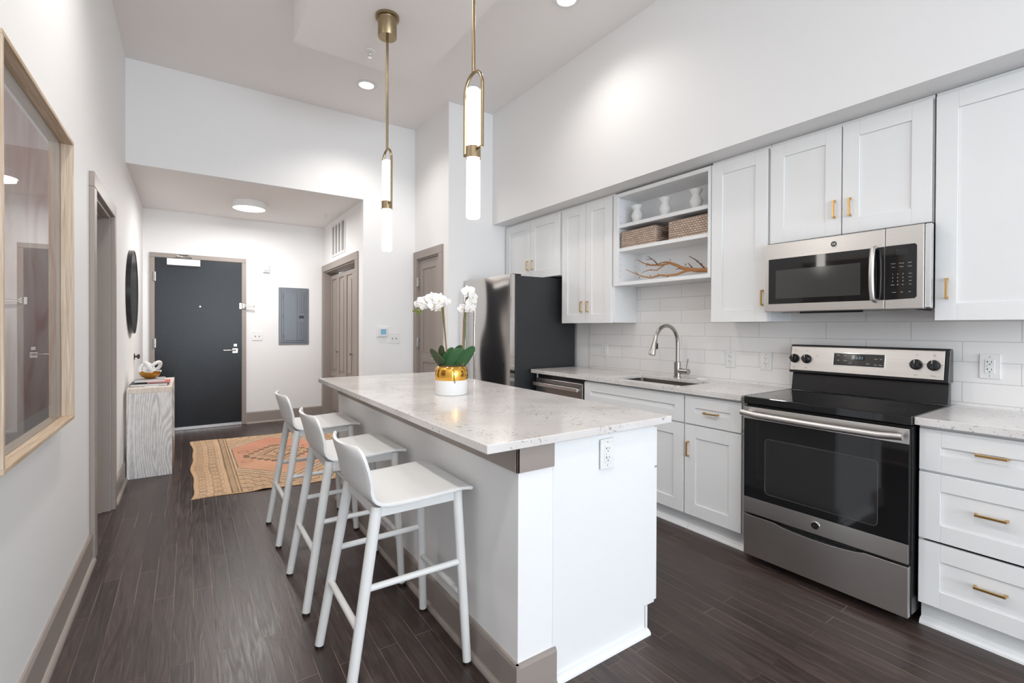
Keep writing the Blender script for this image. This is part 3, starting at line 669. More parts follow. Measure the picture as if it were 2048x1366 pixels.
# base cabinets
def base(label, y0, y1, fronts, kickl=0):
    o = thing('base_cabinet', (XB, (y0+y1)/2, 0), label, 'cabinet', 'white shaker base cabinets')
    xa, xb_, t = XB+.020, XW-.001, .016
    MB().box(xa, xb_, y0, y0+t, .105, .879).box(xa, xb_, y1-t, y1, .105, .879).box(xa, xb_, y0+t, y1-t, .105, .105+t).box(xb_-t, xb_, y0+t, y1-t, .105+t, .879).box(xa, xa+t, y0+t, y1-t, .79, .879).box(xa, xa+t, y0+t, y1-t, .675, .695).build('cabinet_box', CAB, o, .001)
    MB().box(2.690, 2.705, y0, y1, .0, .105).build('toe_kick', CAB, o)
    pr = [(2.690, 0), (2.690, .024)]+[(2.690-.030*math.sin(k*math.pi/8), .024*math.cos(k*math.pi/8)) for k in range(1, 5)]
    n = len(pr); MB().add([(p, y0, z) for p, z in pr]+[(p, y1, z) for p, z in pr], [tuple(range(n)), tuple(range(2*n-1, n-1, -1))]+[(i, i+n, (i+1) % n+n, (i+1) % n) for i in range(n)]).build('shoe_moulding', CAB, o)
    for f in fronts: door(o, XB, *f)
    return o
base('white sink base cabinet with long false drawer front', 1.879, 2.812,
     [(1.884, 2.808, .691, .866, None, .072, 'false_front'), (1.884, 2.344, .110, .681, (2.305, .53, 'z')), (2.348, 2.808, .110, .681, (2.385, .53, 'z'))])
base('white base cabinet with one drawer and one door left of the range', 1.495, 1.877,
     [(1.499, 1.875, .690, .866, (1.687, .773, 'y'), .072, 'drawer'), (1.499, 1.875, .110, .681, (1.846, .529, 'z'))])
base('white three-drawer base cabinet right of the range', .235, .700,
     [(.239, .696, .688, .866, (.469, .790, 'y'), .072, 'drawer'), (.239, .696, .391, .678, (.469, .549, 'y'), .072, 'drawer'), (.239, .696, .108, .380, (.470, .257, 'y'), .072, 'drawer')])
# end panel left of the dishwasher and tall strip behind it
tag(MB().box(XB+.01, XW-.001, 3.440, 3.452, 0, .881).build('end_panel', CAB, None, .001), 'narrow white end panel between dishwasher and refrigerator', 'panel')
# countertops
CT0 = 2.600
def slab_with_hole(x0, x1, y0, y1, hx0, hx1, hy0, hy1, z0, z1):
    mb = MB(); O_ = [(x0, y0), (x1, y0), (x1, y1), (x0, y1)]; H_ = [(hx0, hy0), (hx1, hy0), (hx1, hy1), (hx0, hy1)]
    vs = [(a, b, z) for z in (z0, z1) for (a, b) in O_+H_]; fs = []
    for i in range(4):
        j = (i+1) % 4
        fs += [(i, j, 4+j, 4+i), (8+j, 8+i, 12+i, 12+j), (i, 8+i, 8+j, j), (4+i, 4+j, 12+j, 12+i)]
    return mb.add(vs, fs)
tag(slab_with_hole(CT0, XW-.0005, 1.486, 3.491, 2.692, 3.030, 1.945, 2.560, .894, .914).box(CT0, CT0+.035, 1.486, 3.491, .881, .8939).build('countertop', QUARTZ, None, .002),
    'white speckled quartz counter around the sink', 'countertop', 'quartz countertops')
tag(MB().box(CT0, XW-.0005, .2, .706, .881, .914).build('countertop', QUARTZ, None, .002), 'white speckled quartz counter right of the range', 'countertop', 'quartz countertops')
# sink bowl
o = thing('kitchen_sink', (2.86, 2.25, .70), 'undermount stainless steel sink in the quartz counter', 'sink')
mb = MB(); x0, x1, y0, y1 = 2.688, 3.034, 1.941, 2.564; zt, zb = .8938, .70
mb.add([(x0, y0, zt), (x1, y0, zt), (x1, y1, zt), (x0, y1, zt), (x0+.012, y0+.012, zb), (x1-.012, y0+.012, zb), (x1-.012, y1-.012, zb), (x0+.012, y1-.012, zb)],
       [(4, 5, 6, 7), (0, 1, 5, 4), (1, 2, 6, 5), (2, 3, 7, 6), (3, 0, 4, 7)])
mb.build('bowl', mat('sink_steel', (.20, .185, .17), .42, 1), o, .02, 3)
MB().lathe([(0, 0), (.045, 0), (.04, .004), (0, .003)], (2.86, 2.25, .7005), 24).build('drain', CHROME, o)
# faucet
o = thing('faucet', (3.115, 2.29, .914), 'brushed nickel gooseneck pull-down faucet behind the sink', 'faucet')
MB().lathe([(0, 0), (.028, 0), (.028, .006), (.0245, .009), (.0245, .118), (.017, .122), (0, .122)], (3.115, 2.29, .9145), 28).build('body', NICKEL, o)
path = [(3.115, 2.29, 1.03), (3.115, 2.29, 1.18)]
for k in range(1, 15):
    a = math.pi*k/14*.93; path.append((2.982+.133*math.cos(a), 2.29, 1.18+.133*math.sin(a)))
MB().tube(path, .0135, 16).build('gooseneck', NICKEL, o)
e = Vector(path[-1]); dn = (Vector(path[-1])-Vector(path[-2])).normalized()
MB().tube([e-dn*.004, e+dn*.035, e+dn*.11, e+dn*.118], [.0155, .017, .0255, .024], 20).build('spray_head', NICKEL, o)
MB().box(e.x+.014, e.x+.024, 2.282, 2.298, e.z-.070, e.z-.025).build('spray_button', BLACK, o, .003)
MB().cyl((3.115, 2.272, .966), (3.115, 2.190, .966), .0215, 22).build('valve', NICKEL, o)
MB().tube([(3.115, 2.205, .985), (3.115, 2.203, 1.02), (3.115, 2.196, 1.062)], [.006, .005, .005], 10).build('lever', NICKEL, o)
o = tag(MB().lathe([(0, 0), (.035, 0), (.042, .006), (.040, .008), (.033, .004), (0, .003)], (3.12, 2.085, .9143), 30).build('soap_dish', CERAM, None), 'small flat white dish on the counter behind the sink', 'dish')

# dishwasher
o = thing('dishwasher', (2.62, 3.13, 0), 'stainless steel dishwasher under the counter beside the refrigerator', 'dishwasher')
MB().box(2.645, XW-.03, 2.817, 3.437, .10, .876).build('tub', BLACK, o)
MB().box(2.66, 2.68, 2.82, 3.434, .0, .10).build('toe_panel', BLACK, o)
MB().box(2.617, 2.644, 2.820, 3.434, .115, .842).build('door', STEELD, o, .004)
MB().box(2.578, 2.590, 2.842, 3.432, .775, .806).box(2.588, 2.6168, 2.842, 2.860, .780, .801).box(2.588, 2.6168, 3.405, 3.423, .780, .801).build('handle', STEELH, o, .002)
MB().box(2.6163, 2.6169, 3.13, 3.145, .820, .824).build('badge', BLACK, o)

# refrigerator
FY0, FY1 = 3.530, 4.392
o = thing('refrigerator', (2.45, 3.96, 0), 'tall stainless steel refrigerator with dark side panel beside the taupe door', 'refrigerator')
MB().box(2.455, XW-.03, FY0, FY1, .03, 1.770).build('body', FRSIDE, o, .004)
MB().box(2.46, 2.54, FY0+.01, FY1-.01, .0, .03).box(3.05, 3.12, FY0+.01, FY1-.01, .0, .03).build('foot', BLACK, o)
MB().box(2.44, 2.53, FY0+.02, FY0+.10, 1.7705, 1.788).box(2.44, 2.53, FY1-.10, FY1-.02, 1.7705, 1.788).build('hinge_cover', BLACK, o, .003)
def curved_front(y0, y1, z0, z1, xf=2.398, xb=2.448, bow=.014):
    # gently bowed, slightly wavy polished steel skin
    mb = MB(); n, m_ = 28, 34; G = []
    for j in range(m_+1):
        z = z0+(z1-z0)*j/m_; row = []
        for i in range(n+1):
            t = i/n; y = y0+(y1-y0)*t
            wob = .0022*math.sin(6*t+2.6*z+.5)*math.sin(3.6*z+1)+.0010*math.sin(12*t-4*z)
            row.append((xf-bow*(1-(2*((y-FY0)/(FY1-FY0))-1)**2)*.6+wob, y, z))
        G.append(row)
    mb.grid(G); 
    k = len(mb.v)
    mb.add([G[0][0], G[m_][0], (xb, y0, z1), (xb, y0, z0)], [(0, 1, 2, 3)]); mb.add([G[0][n], G[m_][n], (xb, y1, z1), (xb, y1, z0)], [(0, 1, 2, 3)])
    mb.add([p for p in G[m_]]+[(xb, p[1], z1) for p in G[m_]], [(i, i+1, n+2+i, n+1+i) for i in range(n)])
    mb.add([p for p in G[0]]+[(xb, p[1], z0) for p in G[0]], [(i, i+1, n+2+i, n+1+i) for i in range(n)])
    mb.add([(xb, y0, z0), (xb, y1, z0), (xb, y1, z1), (xb, y0, z1)], [(0, 1, 2, 3)])
    return mb
FRONT = mat('polished_steel_door', (.64, .61, .585), .085, 1, noise=.05, nscale=3, stretch=(1, 1, 60))
d1 = curved_front(FY0+.003, FY1-.003, .62, 1.780).build('door', FRONT, o, merge=True)
d3 = curved_front(FY0+.003, FY1-.003, .06, .612).build('freezer_drawer', FRONT, o, merge=True)
MB().tube([(2.388, 4.268, .72), (2.345, 4.268, .735), (2.335, 4.268, .78), (2.335, 4.268, 1.63), (2.345, 4.268, 1.675), (2.388, 4.268, 1.69)], .012, 14).build('handle', CHROME, d1)
MB().tube([(2.388, FY0+.10, .54), (2.340, FY0+.12, .54), (2.340, FY1-.12, .54), (2.388, FY1-.10, .54)], .012, 14).build('handle', CHROME, d3)
MB().lathe([(0, 0), (.015, 0), (.0145, -.002), (0, -.002)], (2.3955, FY0+.105, 1.700), 24, 'x').build('badge', CHROME, d1)
text('badge_mark', [('GE', (2.3930, FY0+.105, 1.700), .014)], PRINTK, d1, (0, -1, 0), (0, 0, 1))
MB().box(2.3945, 2.3965, FY0+.095, FY0+.115, .935, .965).build('sticker', BLACK, d1)

# ------------------------------------------------------------------ range
RX = 2.569
o = thing('kitchen_range', (RX, 1.08, 0), 'stainless and black glass electric range between the base cabinets', 'stove')
RY0, RY1 = .712, 1.450
MB().box(2.600, XW-.045, RY0-.002, RY1+.002, .045, .872).build('body', BLACK, o, .003)
for x in (2.66, 3.06):
    for y in (RY0+.06, RY1-.06): MB().lathe([(0, 0), (.02, 0), (.02, .012), (.008, .014), (.008, .045), (0, .045)], (x, y, 0), 14).build('foot', BLACK, o)
# storage drawer with scooped top edge
ys = [RY0+.002+(RY1-RY0-.004)*i/40 for i in range(41)]
top = [.262-.019*max(0, math.sin(math.pi*min(1, max(0, (i-9)/22))))**.6 if 9 < i < 31 else .262 for i in range(41)]
mb = MB(); n = 41
vs = [(RX, y, .040) for y in ys]+[(RX, y, t) for y, t in zip(ys, top)]+[(RX+.03, y, .040) for y in ys]+[(RX+.03, y, t) for y, t in zip(ys, top)]
fs = [(i, i+1, n+i+1, n+i) for i in range(40)]+[(2*n+i+1, 2*n+i, 3*n+i, 3*n+i+1) for i in range(40)]+[(n+i, n+i+1, 3*n+i+1, 3*n+i) for i in range(40)]+[(i+1, i, 2*n+i, 2*n+i+1) for i in range(40)]+[(0, n, 3*n, 2*n), (40+n, 40, 40+2*n, 40+3*n)]
mb.add(vs, fs).build('storage_drawer', STEELH, o, .002)
dr = MB().box(RX+.004, RX+.030, RY0+.002, RY1-.002, .276, .862).build('oven_door', BLACK, o, .002)
MB().box(RX, RX+.0035, RY0+.003, RY1-.003, .3605, .795).build('door_glass', BLKGLASS, dr, .001)
MB().box(RX-.001, RX+.0035, RY0+.002, RY1-.002, .275, .360).build('lower_band', STEELH, dr, .001)
MB().box(RX-.001, RX+.0035, RY0+.002, RY1-.002, .796, .862).build('upper_band', STEELH, dr, .001)
WG = mat('oven_window', (.020, .020, .021), .06, spec=.6)
def rrect(y0, y1, z0, z1, r, k=5):
    pts = []
    for cy, cz, a0 in ((y1-r, z1-r, 0), (y0+r, z1-r, 90), (y0+r, z0+r, 180), (y1-r, z0+r, 270)):
        for i in range(k+1): a = R(a0+90*i/k); pts.append((cy+r*math.cos(a), cz+r*math.sin(a)))
    return pts
MB().prism(rrect(.826, 1.332, .402, .700, .02), 'x', RX-.0004, RX-.0001).build('window', WG, dr)
mb = MB(); P = [(RX-.0005, y, z) for y, z in rrect(.826, 1.332, .402, .700, .02)]
mb.tube(P, .0011, 6, closed=True).build('window_trim', mat('window_line', (.10, .10, .10), .3), dr)
MB().lathe([(0, 0), (.021, 0), (.020, -.003), (.018, -.004), (0, -.004)], (RX-.001, 1.081, .319), 28, 'x').build('badge', CHROME, dr)
MB().lathe([(0, 0), (.016, 0), (.016, -.0006), (0, -.0006)], (RX-.005, 1.081, .319), 24, 'x').build('badge_disc', BLACK, dr)
text('badge_mark', [('GE', (RX-.0056, 1.081, .319), .017)], CHROME, dr, (0, -1, 0), (0, 0, 1))
MB().tube([(2.520, RY0+.012, .835), (2.516, RY0+.10, .828), (2.514, 1.08, .826), (2.516, RY1-.10, .828), (2.520, RY1-.012, .835)], .0165, 18).cyl((2.52, RY0+.035, .834), (RX-.001, RY0+.035, .836), .012, 12).cyl((2.52, RY1-.035, .834), (RX-.001, RY1-.035, .836), .012, 12).build('door_handle', STEELH, dr)
MB().box(RX+.008, 3.10, RY0-.004, RY1+.006, .876, .9165).build('cooktop', BLKGLASS, o, .005, 3)
RINGM = mat('burner_ring', (.055, .055, .058), .25)
for bx_, by_, br in ((2.74, .89, .105), (2.74, 1.27, .085), (2.97, .89, .085), (2.97, 1.27, .105)):
    mb = MB(); k = 48
    vs = [(bx_+(br+q)*math.cos(2*math.pi*i/k), by_+(br+q)*math.sin(2*math.pi*i/k), .9168) for q in (0, .0025) for i in range(k)]
    mb.add(vs, [(i, (i+1) % k, k+(i+1) % k, k+i) for i in range(k)]).build('burner_ring', RINGM, o)
bg = MB().prism([(3.105, .918), (3.125, 1.025), (3.158, 1.025), (3.158, .918)], 'y', RY0, RY1).build('riser', BLACK, o, .003)
# tilted control console
def con(t, y, off=0):  # t 0 bottom .. 1 top of the face plane
    a = Vector((3.078, 0, 1.034)); b = Vector((3.108, 0, 1.192)); p = a.lerp(b, t); nn = Vector((-(b.z-a.z), 0, b.x-a.x)).normalized()
    return Vector((p.x, y, p.z))+nn*off
mb = MB().prism([(3.083, 1.027), (3.112, 1.197), (3.150, 1.197), (3.158, 1.18), (3.158, 1.0265)], 'y', RY0-.008, RY1+.004)
cs = mb.build('control_console', BLACK, o, .005, 3)
def plate(mb, t0, t1, y0, y1, o0, o1):
    P = [con(t, y, q) for q in (o0, o1) for t in (t0, t1) for y in (y0, y1)]
    return mb.add(P, [(0, 2, 3, 1), (4, 5, 7, 6), (0, 1, 5, 4), (2, 6, 7, 3), (0, 4, 6, 2), (1, 3, 7, 5)])
plate(MB(), .05, .955, RY0+.010, RY1-.006, .0045, .0070).build('face_plate', STEELH, cs, .001)
plate(MB(), .30, .78, .962, 1.213, .0070, .0085).build('display_trim', CHROME, cs, .001)
plate(MB(), .325, .755, .967, 1.208, .0085, .0095).build('display', mat('display_glass', (.03, .028, .026), .12), cs)
plate(MB(), .52, .70, 1.055, 1.118, .0095, .0098).build('clock_window', BLKGLASS, cs)
upv = (con(1, 0)-con(0, 0)).normalized()
text('clock_digits', [('12:51', con(.61, 1.087, .0098), .021)], DIGIT, cs, (0, -1, 0), upv)
it = []
for y, t, s_ in ((1.185, .68, 'Bake'), (1.150, .68, 'Broil'), (1.185, .50, 'Self'), (1.150, .50, 'Timer'), (1.125, .42, 'Cook'), (1.095, .42, '+'), (1.070, .42, '-'), (1.040, .42, 'Clock'), (1.005, .60, 'Lock'), (.982, .60, 'Set'), (1.005, .40, 'Start'), (.982, .40, 'Clear')):
    it.append((s_, con(t, y, .0096), .0075))
text('button_print', it, PRINT, cs, (0, -1, 0), upv)
it = []
for y in (1.421, 1.353, .832, .762):
    it += [('OFF', con(.80, y, .0071), .007), ('HI', con(.52, y-.033, .0071), .006), ('LO', con(.52, y+.033, .0071), .006)]
for y, s_ in ((1.421, 'Front'), (1.353, 'Rear'), (.832, 'Rear'), (.762, 'Front')): it.append((s_, con(.16, y, .0071), .008))
it.append(('Surface', con(.62, 1.295, .0071), .006)); it.append(('on', con(.56, 1.295, .0071), .006))
text('knob_print', it, PRINTK, cs, (0, -1, 0), upv)
for y in (1.421, 1.353, .832, .762):
    a0 = con(.49, y, .007); nn = (con(.5, y, 1)-con(.5, y, 0)).normalized()
    kb = MB().tube([a0, a0+nn*.006, a0+nn*.007, a0+nn*.024, a0+nn*.027], [.027, .027, .023, .0215, .019], 24).build('knob', BLACK, cs)
    c_ = a0+nn*.029
    mb = MB(); P = [c_+upv*q*.022+Vector((0, 1, 0))*w_*.0045+nn*h_ for h_ in (-.004, .006) for q in (-1, 1) for w_ in (-1, 1)]
    mb.add(P, [(0, 2, 3, 1), (4, 5, 7, 6), (0, 1, 5, 4), (2, 6, 7, 3), (0, 4, 6, 2), (1, 3, 7, 5)]).build('grip', BLACK, kb, .002)
    P = [c_+upv*q+Vector((0, 1, 0))*w_*.0012+nn*.0064 for q in (.004, .021) for w_ in (-1, 1)]
    MB().add(P, [(0, 1, 3, 2)]).build('pointer', PRINT, kb)

# ------------------------------------------------------------------ microwave
MX = 2.824
o = thing('microwave', (MX, 1.09, 1.40), 'stainless over-the-range microwave with black glass door', 'microwave')
MY0, MY1, MZ0, MZ1 = .712, 1.476, 1.392, 1.788
MB().box(2.868, XW-.002, MY0+.012, MY1-.004, MZ0+.004, 1.7985).build('body', BLACK, o, .003)
MB().box(2.90, 3.12, MY0+.07, MY0+.22, MZ0-.004, MZ0+.0035).box(2.90, 3.12, MY1-.22, MY1-.07, MZ0-.004, MZ0+.0035).build('grease_filter', STEELD, o)
MB().box(2.875, 2.897, 1.0, 1.30, MZ0-.010, MZ0+.0035).build('vent_grille', BLACK, o)
dr = MB().box(MX, 2.866, .886, MY1, MZ0, MZ1).build('door', STEELH, o, .004)
MB().box(MX-.0012, MX-.0002, .8870, 1.4495, 1.438, 1.699).build('door_glass', BLKGLASS, dr, .0005)
MB().box(MX-.0018, MX-.0014, .988, 1.408, 1.468, 1.632).build('window', mat('microwave_mesh', (.055, .055, .052), .12), dr)
MB().tube([(MX-.001, .925, 1.700), (MX-.035, .925, 1.690), (MX-.046, .925, 1.64), (MX-.050, .925, 1.565), (MX-.046, .925, 1.49), (MX-.035, .925, 1.445), (MX-.001, .925, 1.436)], .012, 12).build('handle', STEEL, dr)
MB().lathe([(0, 0), (.019, 0), (.018, -.003), (0, -.003)], (MX-.0003, 1.109, 1.744), 28, 'x').build('badge', CHROME, dr)
MB().lathe([(0, 0), (.0145, 0), (.0145, -.0006), (0, -.0006)], (MX-.0033, 1.109, 1.744), 24, 'x').build('badge_disc', BLACK, dr)
text('badge_mark', [('GE', (MX-.0039, 1.109, 1.744), .016)], CHROME, dr, (0, -1, 0), (0, 0, 1))
cp = MB().box(MX, 2.866, MY0+.024, .8845, MZ0, MZ1).build('control_panel', STEELH, o, .003)
MB().prism([(.8838, 1.437), (.770, 1.441), (.762, 1.449), (.762, 1.692), (.770, 1.700), (.8838, 1.700)], 'x', MX-.0012, MX-.0002).build('keypad', BLKGLASS, cp)
MB().box(MX-.0016, MX-.0013, .793, .842, 1.652, 1.680).build('display', LCD if False else mat('dim_display', (.02, .022, .022), .1), cp)
MB().box(2.829, 2.867, MY0, MY0+.022, MZ0+.002, MZ1).build('edge_trim', CHROME, o, .004)
it = []
Yc = lambda k: .852-k*.032
rows = [1.596, 1.576]
names = [['Popcorn', 'Beverage', 'Reheat'], ['Potato', 'Defrost', 'Weight']]
for r_i, z in enumerate((1.612, 1.595)):
    for k in range(3): it.append((names[r_i][k], (MX-.0012, Yc(k*1.0), z), .0052))
for r_i, z in enumerate((1.560, 1.543, 1.526)):
    for k in range(3): it.append((str(r_i*3+k+1), (MX-.0012, .854-k*.020, z), .0080))
    it.append((['Timer', 'Power', 'Light'][r_i], (MX-.0012, .786, z), .0052))
it += [('Clock', (MX-.0012, .854, 1.509), .006), ('0', (MX-.0012, .834, 1.509), .0095), ('Set', (MX-.0012, .814, 1.509), .006), ('Vent', (MX-.0012, .786, 1.509), .0052)]
for k, s_ in enumerate(('Cancel', 'Start', 'Add')): it.append((s_, (MX-.0012, .848-k*.030, 1.473), .0055))
it.append(('--', (MX-.0016, .837, 1.676), .006))
text('keypad_print', it, PRINT, cp, (0, -1, 0), (0, 0, 1))

# ------------------------------------------------------------------ island
o = thing('kitchen_island', (1.3, 2.5, 0), 'white kitchen island base with taupe trim under the quartz top', 'kitchen island')
IY0, IY1, IX0, IXM, IX1 = 1.330, 3.690, .939, 1.093, 1.662
MB().box(IX0, IXM, IY0, IY1, 0, .883).build('half_wall', WALL, o, .001)
MB().prism([(IXM, 0), (IX1-.06, 0), (IX1-.06, .112), (IX1, .112), (IX1, .883), (IXM, .883)], 'y', IY0+.004, IY1).build('cabinet_box', CAB, o, .0015)
MB().box(IX0-.010, IX0-.0002, IY0-.010, IY1, .795, .8835).box(IX0-.010, IXM, IY0-.010, IY0-.0002, .795, .8835).build('apron_trim', TAUPE, o, .002)
bpts = [(0, 0), (.014, 0), (.014, .122), (.010, .134), (0, .134)]
mb = MB(); pts = [(IX0-.0002-p, z) for p, z in bpts]
mb.add([(p, IY0-.014, z) for p, z in pts]+[(p, IY1, z) for p, z in pts], [tuple(range(5)), tuple(range(9, 4, -1))]+[(i, i+5, (i+1) % 5+5, (i+1) % 5) for i in range(5)])
pts = [(IY0-.0002-p, z) for p, z in bpts]
mb.add([(IX0-.014, p, z) for p, z in pts]+[(IXM+.010, p, z) for p, z in pts], [tuple(range(5)), tuple(range(9, 4, -1))]+[(i, i+5, (i+1) % 5+5, (i+1) % 5) for i in range(5)])
mb.build('baseboard', TAUPE, o)
pr = [(0, 0), (0, .022)]+[(.026*math.sin(k*math.pi/8), .022*math.cos(k*math.pi/8)) for k in range(1, 5)]
mb = MB(); n = len(pr); ft = [tuple(range(n)), tuple(range(2*n-1, n-1, -1))]+[(i, i+n, (i+1) % n+n, (i+1) % n) for i in range(n)]
mb.add([(IXM+.011, IY0+.0038-p, z) for p, z in pr]+[(IX1-.050, IY0+.0038-p, z) for p, z in pr], ft)
mb.build('shoe_moulding', CAB, o)
mb = MB(); mb.add([(IX0-.0145-p*.7, IY0-.014, z*.9) for p, z in pr]+[(IX0-.0145-p*.7, IY1, z*.9) for p, z in pr], ft); mb.build('shoe_moulding', TAUPE, o)
MB().box(IXM-.001, IXM+.006, IY0-.002, IY0+.0036, .134, .795).build('seam_strip', CAB, o)
MB().box(IX1-.052, IX1-.0602+.022, IY0+.0075, IY0+.03, .0, .108).build('toe_kick_end', CAB, o)
# fronts on the range side of the island
w3 = (IY1-IY0-.012)/4
for i in range(4):
    y0 = IY0+.006+i*w3
    for z0, z1, nm in ((.700, .868, 'drawer'), (.118, .690, 'door')):
        q = shaker_y(IX1+.020, y0+.002, y0+w3-.002, z0, z1, .0195, .072, 1).build(nm, CAB, o, .0015)
tag(MB().box(.797, 1.737, 1.304, 3.707, .884, .914).build('countertop', QUARTZ, None, .003, 3), 'large white speckled quartz top of the island', 'countertop', 'quartz countertops')

# ------------------------------------------------------------------ bar stools
def make_stool(cy, label):
    o = thing('bar_stool', (.66, cy, 0), label, 'bar stool', 'white bar stools along the island')
    prof = [(.914, .668), (.906, .6735), (.89, .677), (.86, .678), (.80, .6755), (.72, .672), (.64, .670), (.585, .671), (.552, .676), (.528, .687), (.511, .703), (.499, .725), (.489, .760), (.479, .800), (.469, .835), (.464, .852), (.4605, .866), (.4585, .874), (.4575, .878)]
    L = [0]
    for i in range(1, len(prof)): L.append(L[-1]+math.dist(prof[i], prof[i-1]))
    G = []; W = .213
    for (x, z), s in zip(prof, L):
        e = L[-1]-s; hw = W-.012*max(0, min(1, (s-.25)/.3)); r = .055
        if e < r: hw = hw-r+math.sqrt(max(0, r*r-(r-e)**2))
        if s < .012: hw -= .012-math.sqrt(max(0, .012**2-(.012-s)**2))
        back = max(0, min(1, (s-.36)/.12)); row = []
        for j in range(17):
            t = -1+2*j/16
            # dished seat, wrapped backrest
            row.append((x+back*.030*(t*t)-(.003*(1-t*t) if back else 0), cy+t*hw, z+(1-back)*.004*t*t*(1 if .05 < s < .5 else .4)))
        G.append(row)
    MB().grid(G).build('seat_shell', STOOLW, o, solid=.012, bevel=.002, seg=2)
    for s in (-1, 1):
        MB().tube([(.545, cy+s*.172, .668), (.437, cy+s*.207, .012)], [.0205, .0175], 18).build('leg', STOOLW, o)
        MB().tube([(.856, cy+s*.178, .668), (.887, cy+s*.207, .012)], [.0195, .0165], 18).build('leg', STOOLW, o)
        MB().box(.545, .855, cy+s*.176-.010, cy+s*.176+.010, .632, .667).build('seat_rail', STOOLW, o, .003)
        MB().cyl((.502, cy+s*.187, .395), (.868, cy+s*.190, .395), .0115, 14).build('stretcher', STOOLW, o)
        for x, yy in ((.437, .207), (.887, .207)):
            MB().cyl((x, cy+s*yy, .012), (x+(-.001 if x < .6 else .0005), cy+s*(yy+.0006), 0), .0165, 16).build('glide', BRONZE, o)
    MB().box(.535, .555, cy-.17, cy+.17, .632, .667).build('seat_rail', STOOLW, o, .003)
    MB().box(.846, .866, cy-.175, cy+.175, .632, .664).build('seat_rail', STOOLW, o, .003)
    MB().cyl((.478, cy-.194, .262), (.478, cy+.194, .262), .0125, 14).build('stretcher', STOOLW, o)
    MB().cyl((.875, cy-.196, .262), (.875, cy+.196, .262), .0125, 14).build('stretcher', STOOLW, o)
    return o
s1 = make_stool(1.803, 'white low-back bar stool nearest the camera at the island')
for cy, lb in ((2.477, 'white low-back bar stool in the middle of the row at the island'), (3.26, 'white low-back bar stool at the far end of the island by the rug')):
    c = dup(s1); c.location.y = cy; c['label'] = lb

# ------------------------------------------------------------------ orchid
o = thing('potted_orchid', (1.245, 2.43, .914), 'white orchid in a gold and white pot on the island', 'plant')
pc = (1.245, 2.433, .9145)
tag(MB().lathe([(0, 0), (.088, 0), (.091, .003), (.091, .083), (0, .083)], pc, 48).build('pot', CERAM, o), 'matte white lower half of the pot')
tag(MB().lathe([(.0, .0832), (.0915, .0832), (.094, .100), (.0945, .118), (.092, .138), (.086, .152), (.079, .160), (.074, .160), (.074, .152), (0, .150)], pc, 48).build('pot_rim', MGOLD, o), 'mirrored gold upper half of the pot')
MB().lathe([(0, 0), (.072, 0), (.060, .012), (0, .018)], (pc[0], pc[1], pc[2]+.1505), 24).build('bark', MOSS, o)
def leaf(path, wd, m, tw=0.0):
    """Broad strap leaf along path, width wd, folded along the midrib."""
    P = [Vector(p) for p in path]
    def cr(t):
        k = t*(len(P)-1); i = min(int(k), len(P)-2); f = k-i
        p0, p1, p2, p3 = P[max(i-1, 0)], P[i], P[i+1], P[min(i+2, len(P)-1)]
        return .5*((2*p1)+(p2-p0)*f+(2*p0-5*p1+4*p2-p3)*f*f+(3*p1-p0-3*p2+p3)*f**3)
    G = []; n = 16
    for i in range(n+1):
        t = i/n; p = cr(t); tg = (cr(min(1, t+.02))-cr(max(0, t-.02))).normalized()
        sd = tg.cross(Vector((.565, .825, 0))).normalized(); sd = (sd*math.cos(tw)+Vector((.565, .825, 0))*math.sin(tw)).normalized(); nn = sd.cross(tg)
        hw = 1.18*wd*(math.sin(math.pi*min(1, .06+t*.94))**.55)*(1-.15*t)
        if i == n: hw = .001
        row = []
        for j in range(7):
            q = -1+j/3; row.append(p+sd*(q*hw)+nn*(.18*hw*abs(q)))
        G.append(row)
    return MB().grid(G).build('leaf', m, o, solid=.0025)
leaf([(1.212, 2.453, 1.062), (1.181, 2.474, 1.112), (1.145, 2.50, 1.172)], .024, LEAFO, .35)
leaf([(1.215, 2.445, 1.062), (1.218, 2.436, 1.125), (1.250, 2.42, 1.180)], .026, LEAF, .2)
leaf([(1.222, 2.43, 1.060), (1.252, 2.408, 1.130), (1.300, 2.382, 1.170)], .030, LEAF, -.2)
leaf([(1.268, 2.41, 1.062), (1.300, 2.385, 1.118), (1.350, 2.352, 1.187)], .031, LEAF, -.1)
leaf([(1.255, 2.45, 1.065), (1.285, 2.44, 1.150), (1.312, 2.43, 1.190)], .024, LEAF, .1)
leaf([(1.225, 2.48, 1.065), (1.207, 2.485, 1.150), (1.208, 2.48, 1.192)], .018, LEAFO, .2)
SA = [(1.224, 2.445, 1.07), (1.221, 2.447, 1.157), (1.212, 2.454, 1.28), (1.207, 2.458, 1.336), (1.203, 2.461, 1.378), (1.199, 2.464, 1.403), (1.19, 2.47, 1.419), (1.173, 2.482, 1.429), (1.152, 2.496, 1.431), (1.133, 2.509, 1.428), (1.114, 2.522, 1.423), (1.099, 2.533, 1.415), (1.088, 2.540, 1.396), (1.083, 2.543, 1.380)]
MB().tube(SA, [.0042]*6+[.003]*8, 10).build('stem', STEM, o)
SB = [(1.300, 2.392, 1.07), (1.304, 2.39, 1.168), (1.307, 2.389, 1.28), (1.31, 2.388, 1.357), (1.314, 2.386, 1.43), (1.320, 2.381, 1.47), (1.328, 2.377, 1.50)]
MB().tube(SB, [.0042]*4+[.003]*3, 10).build('stem', STEM, o)
MB().tube([(1.225, 2.44, 1.07), (1.21, 2.456, 1.336), (1.205, 2.46, 1.424)], .0036, 8).build('stake', STAKE, o)
MB().tube([(1.293, 2.396, 1.07), (1.302, 2.394, 1.336), (1.313, 2.387, 1.474)], .0036, 8).build('stake', STAKE, o)
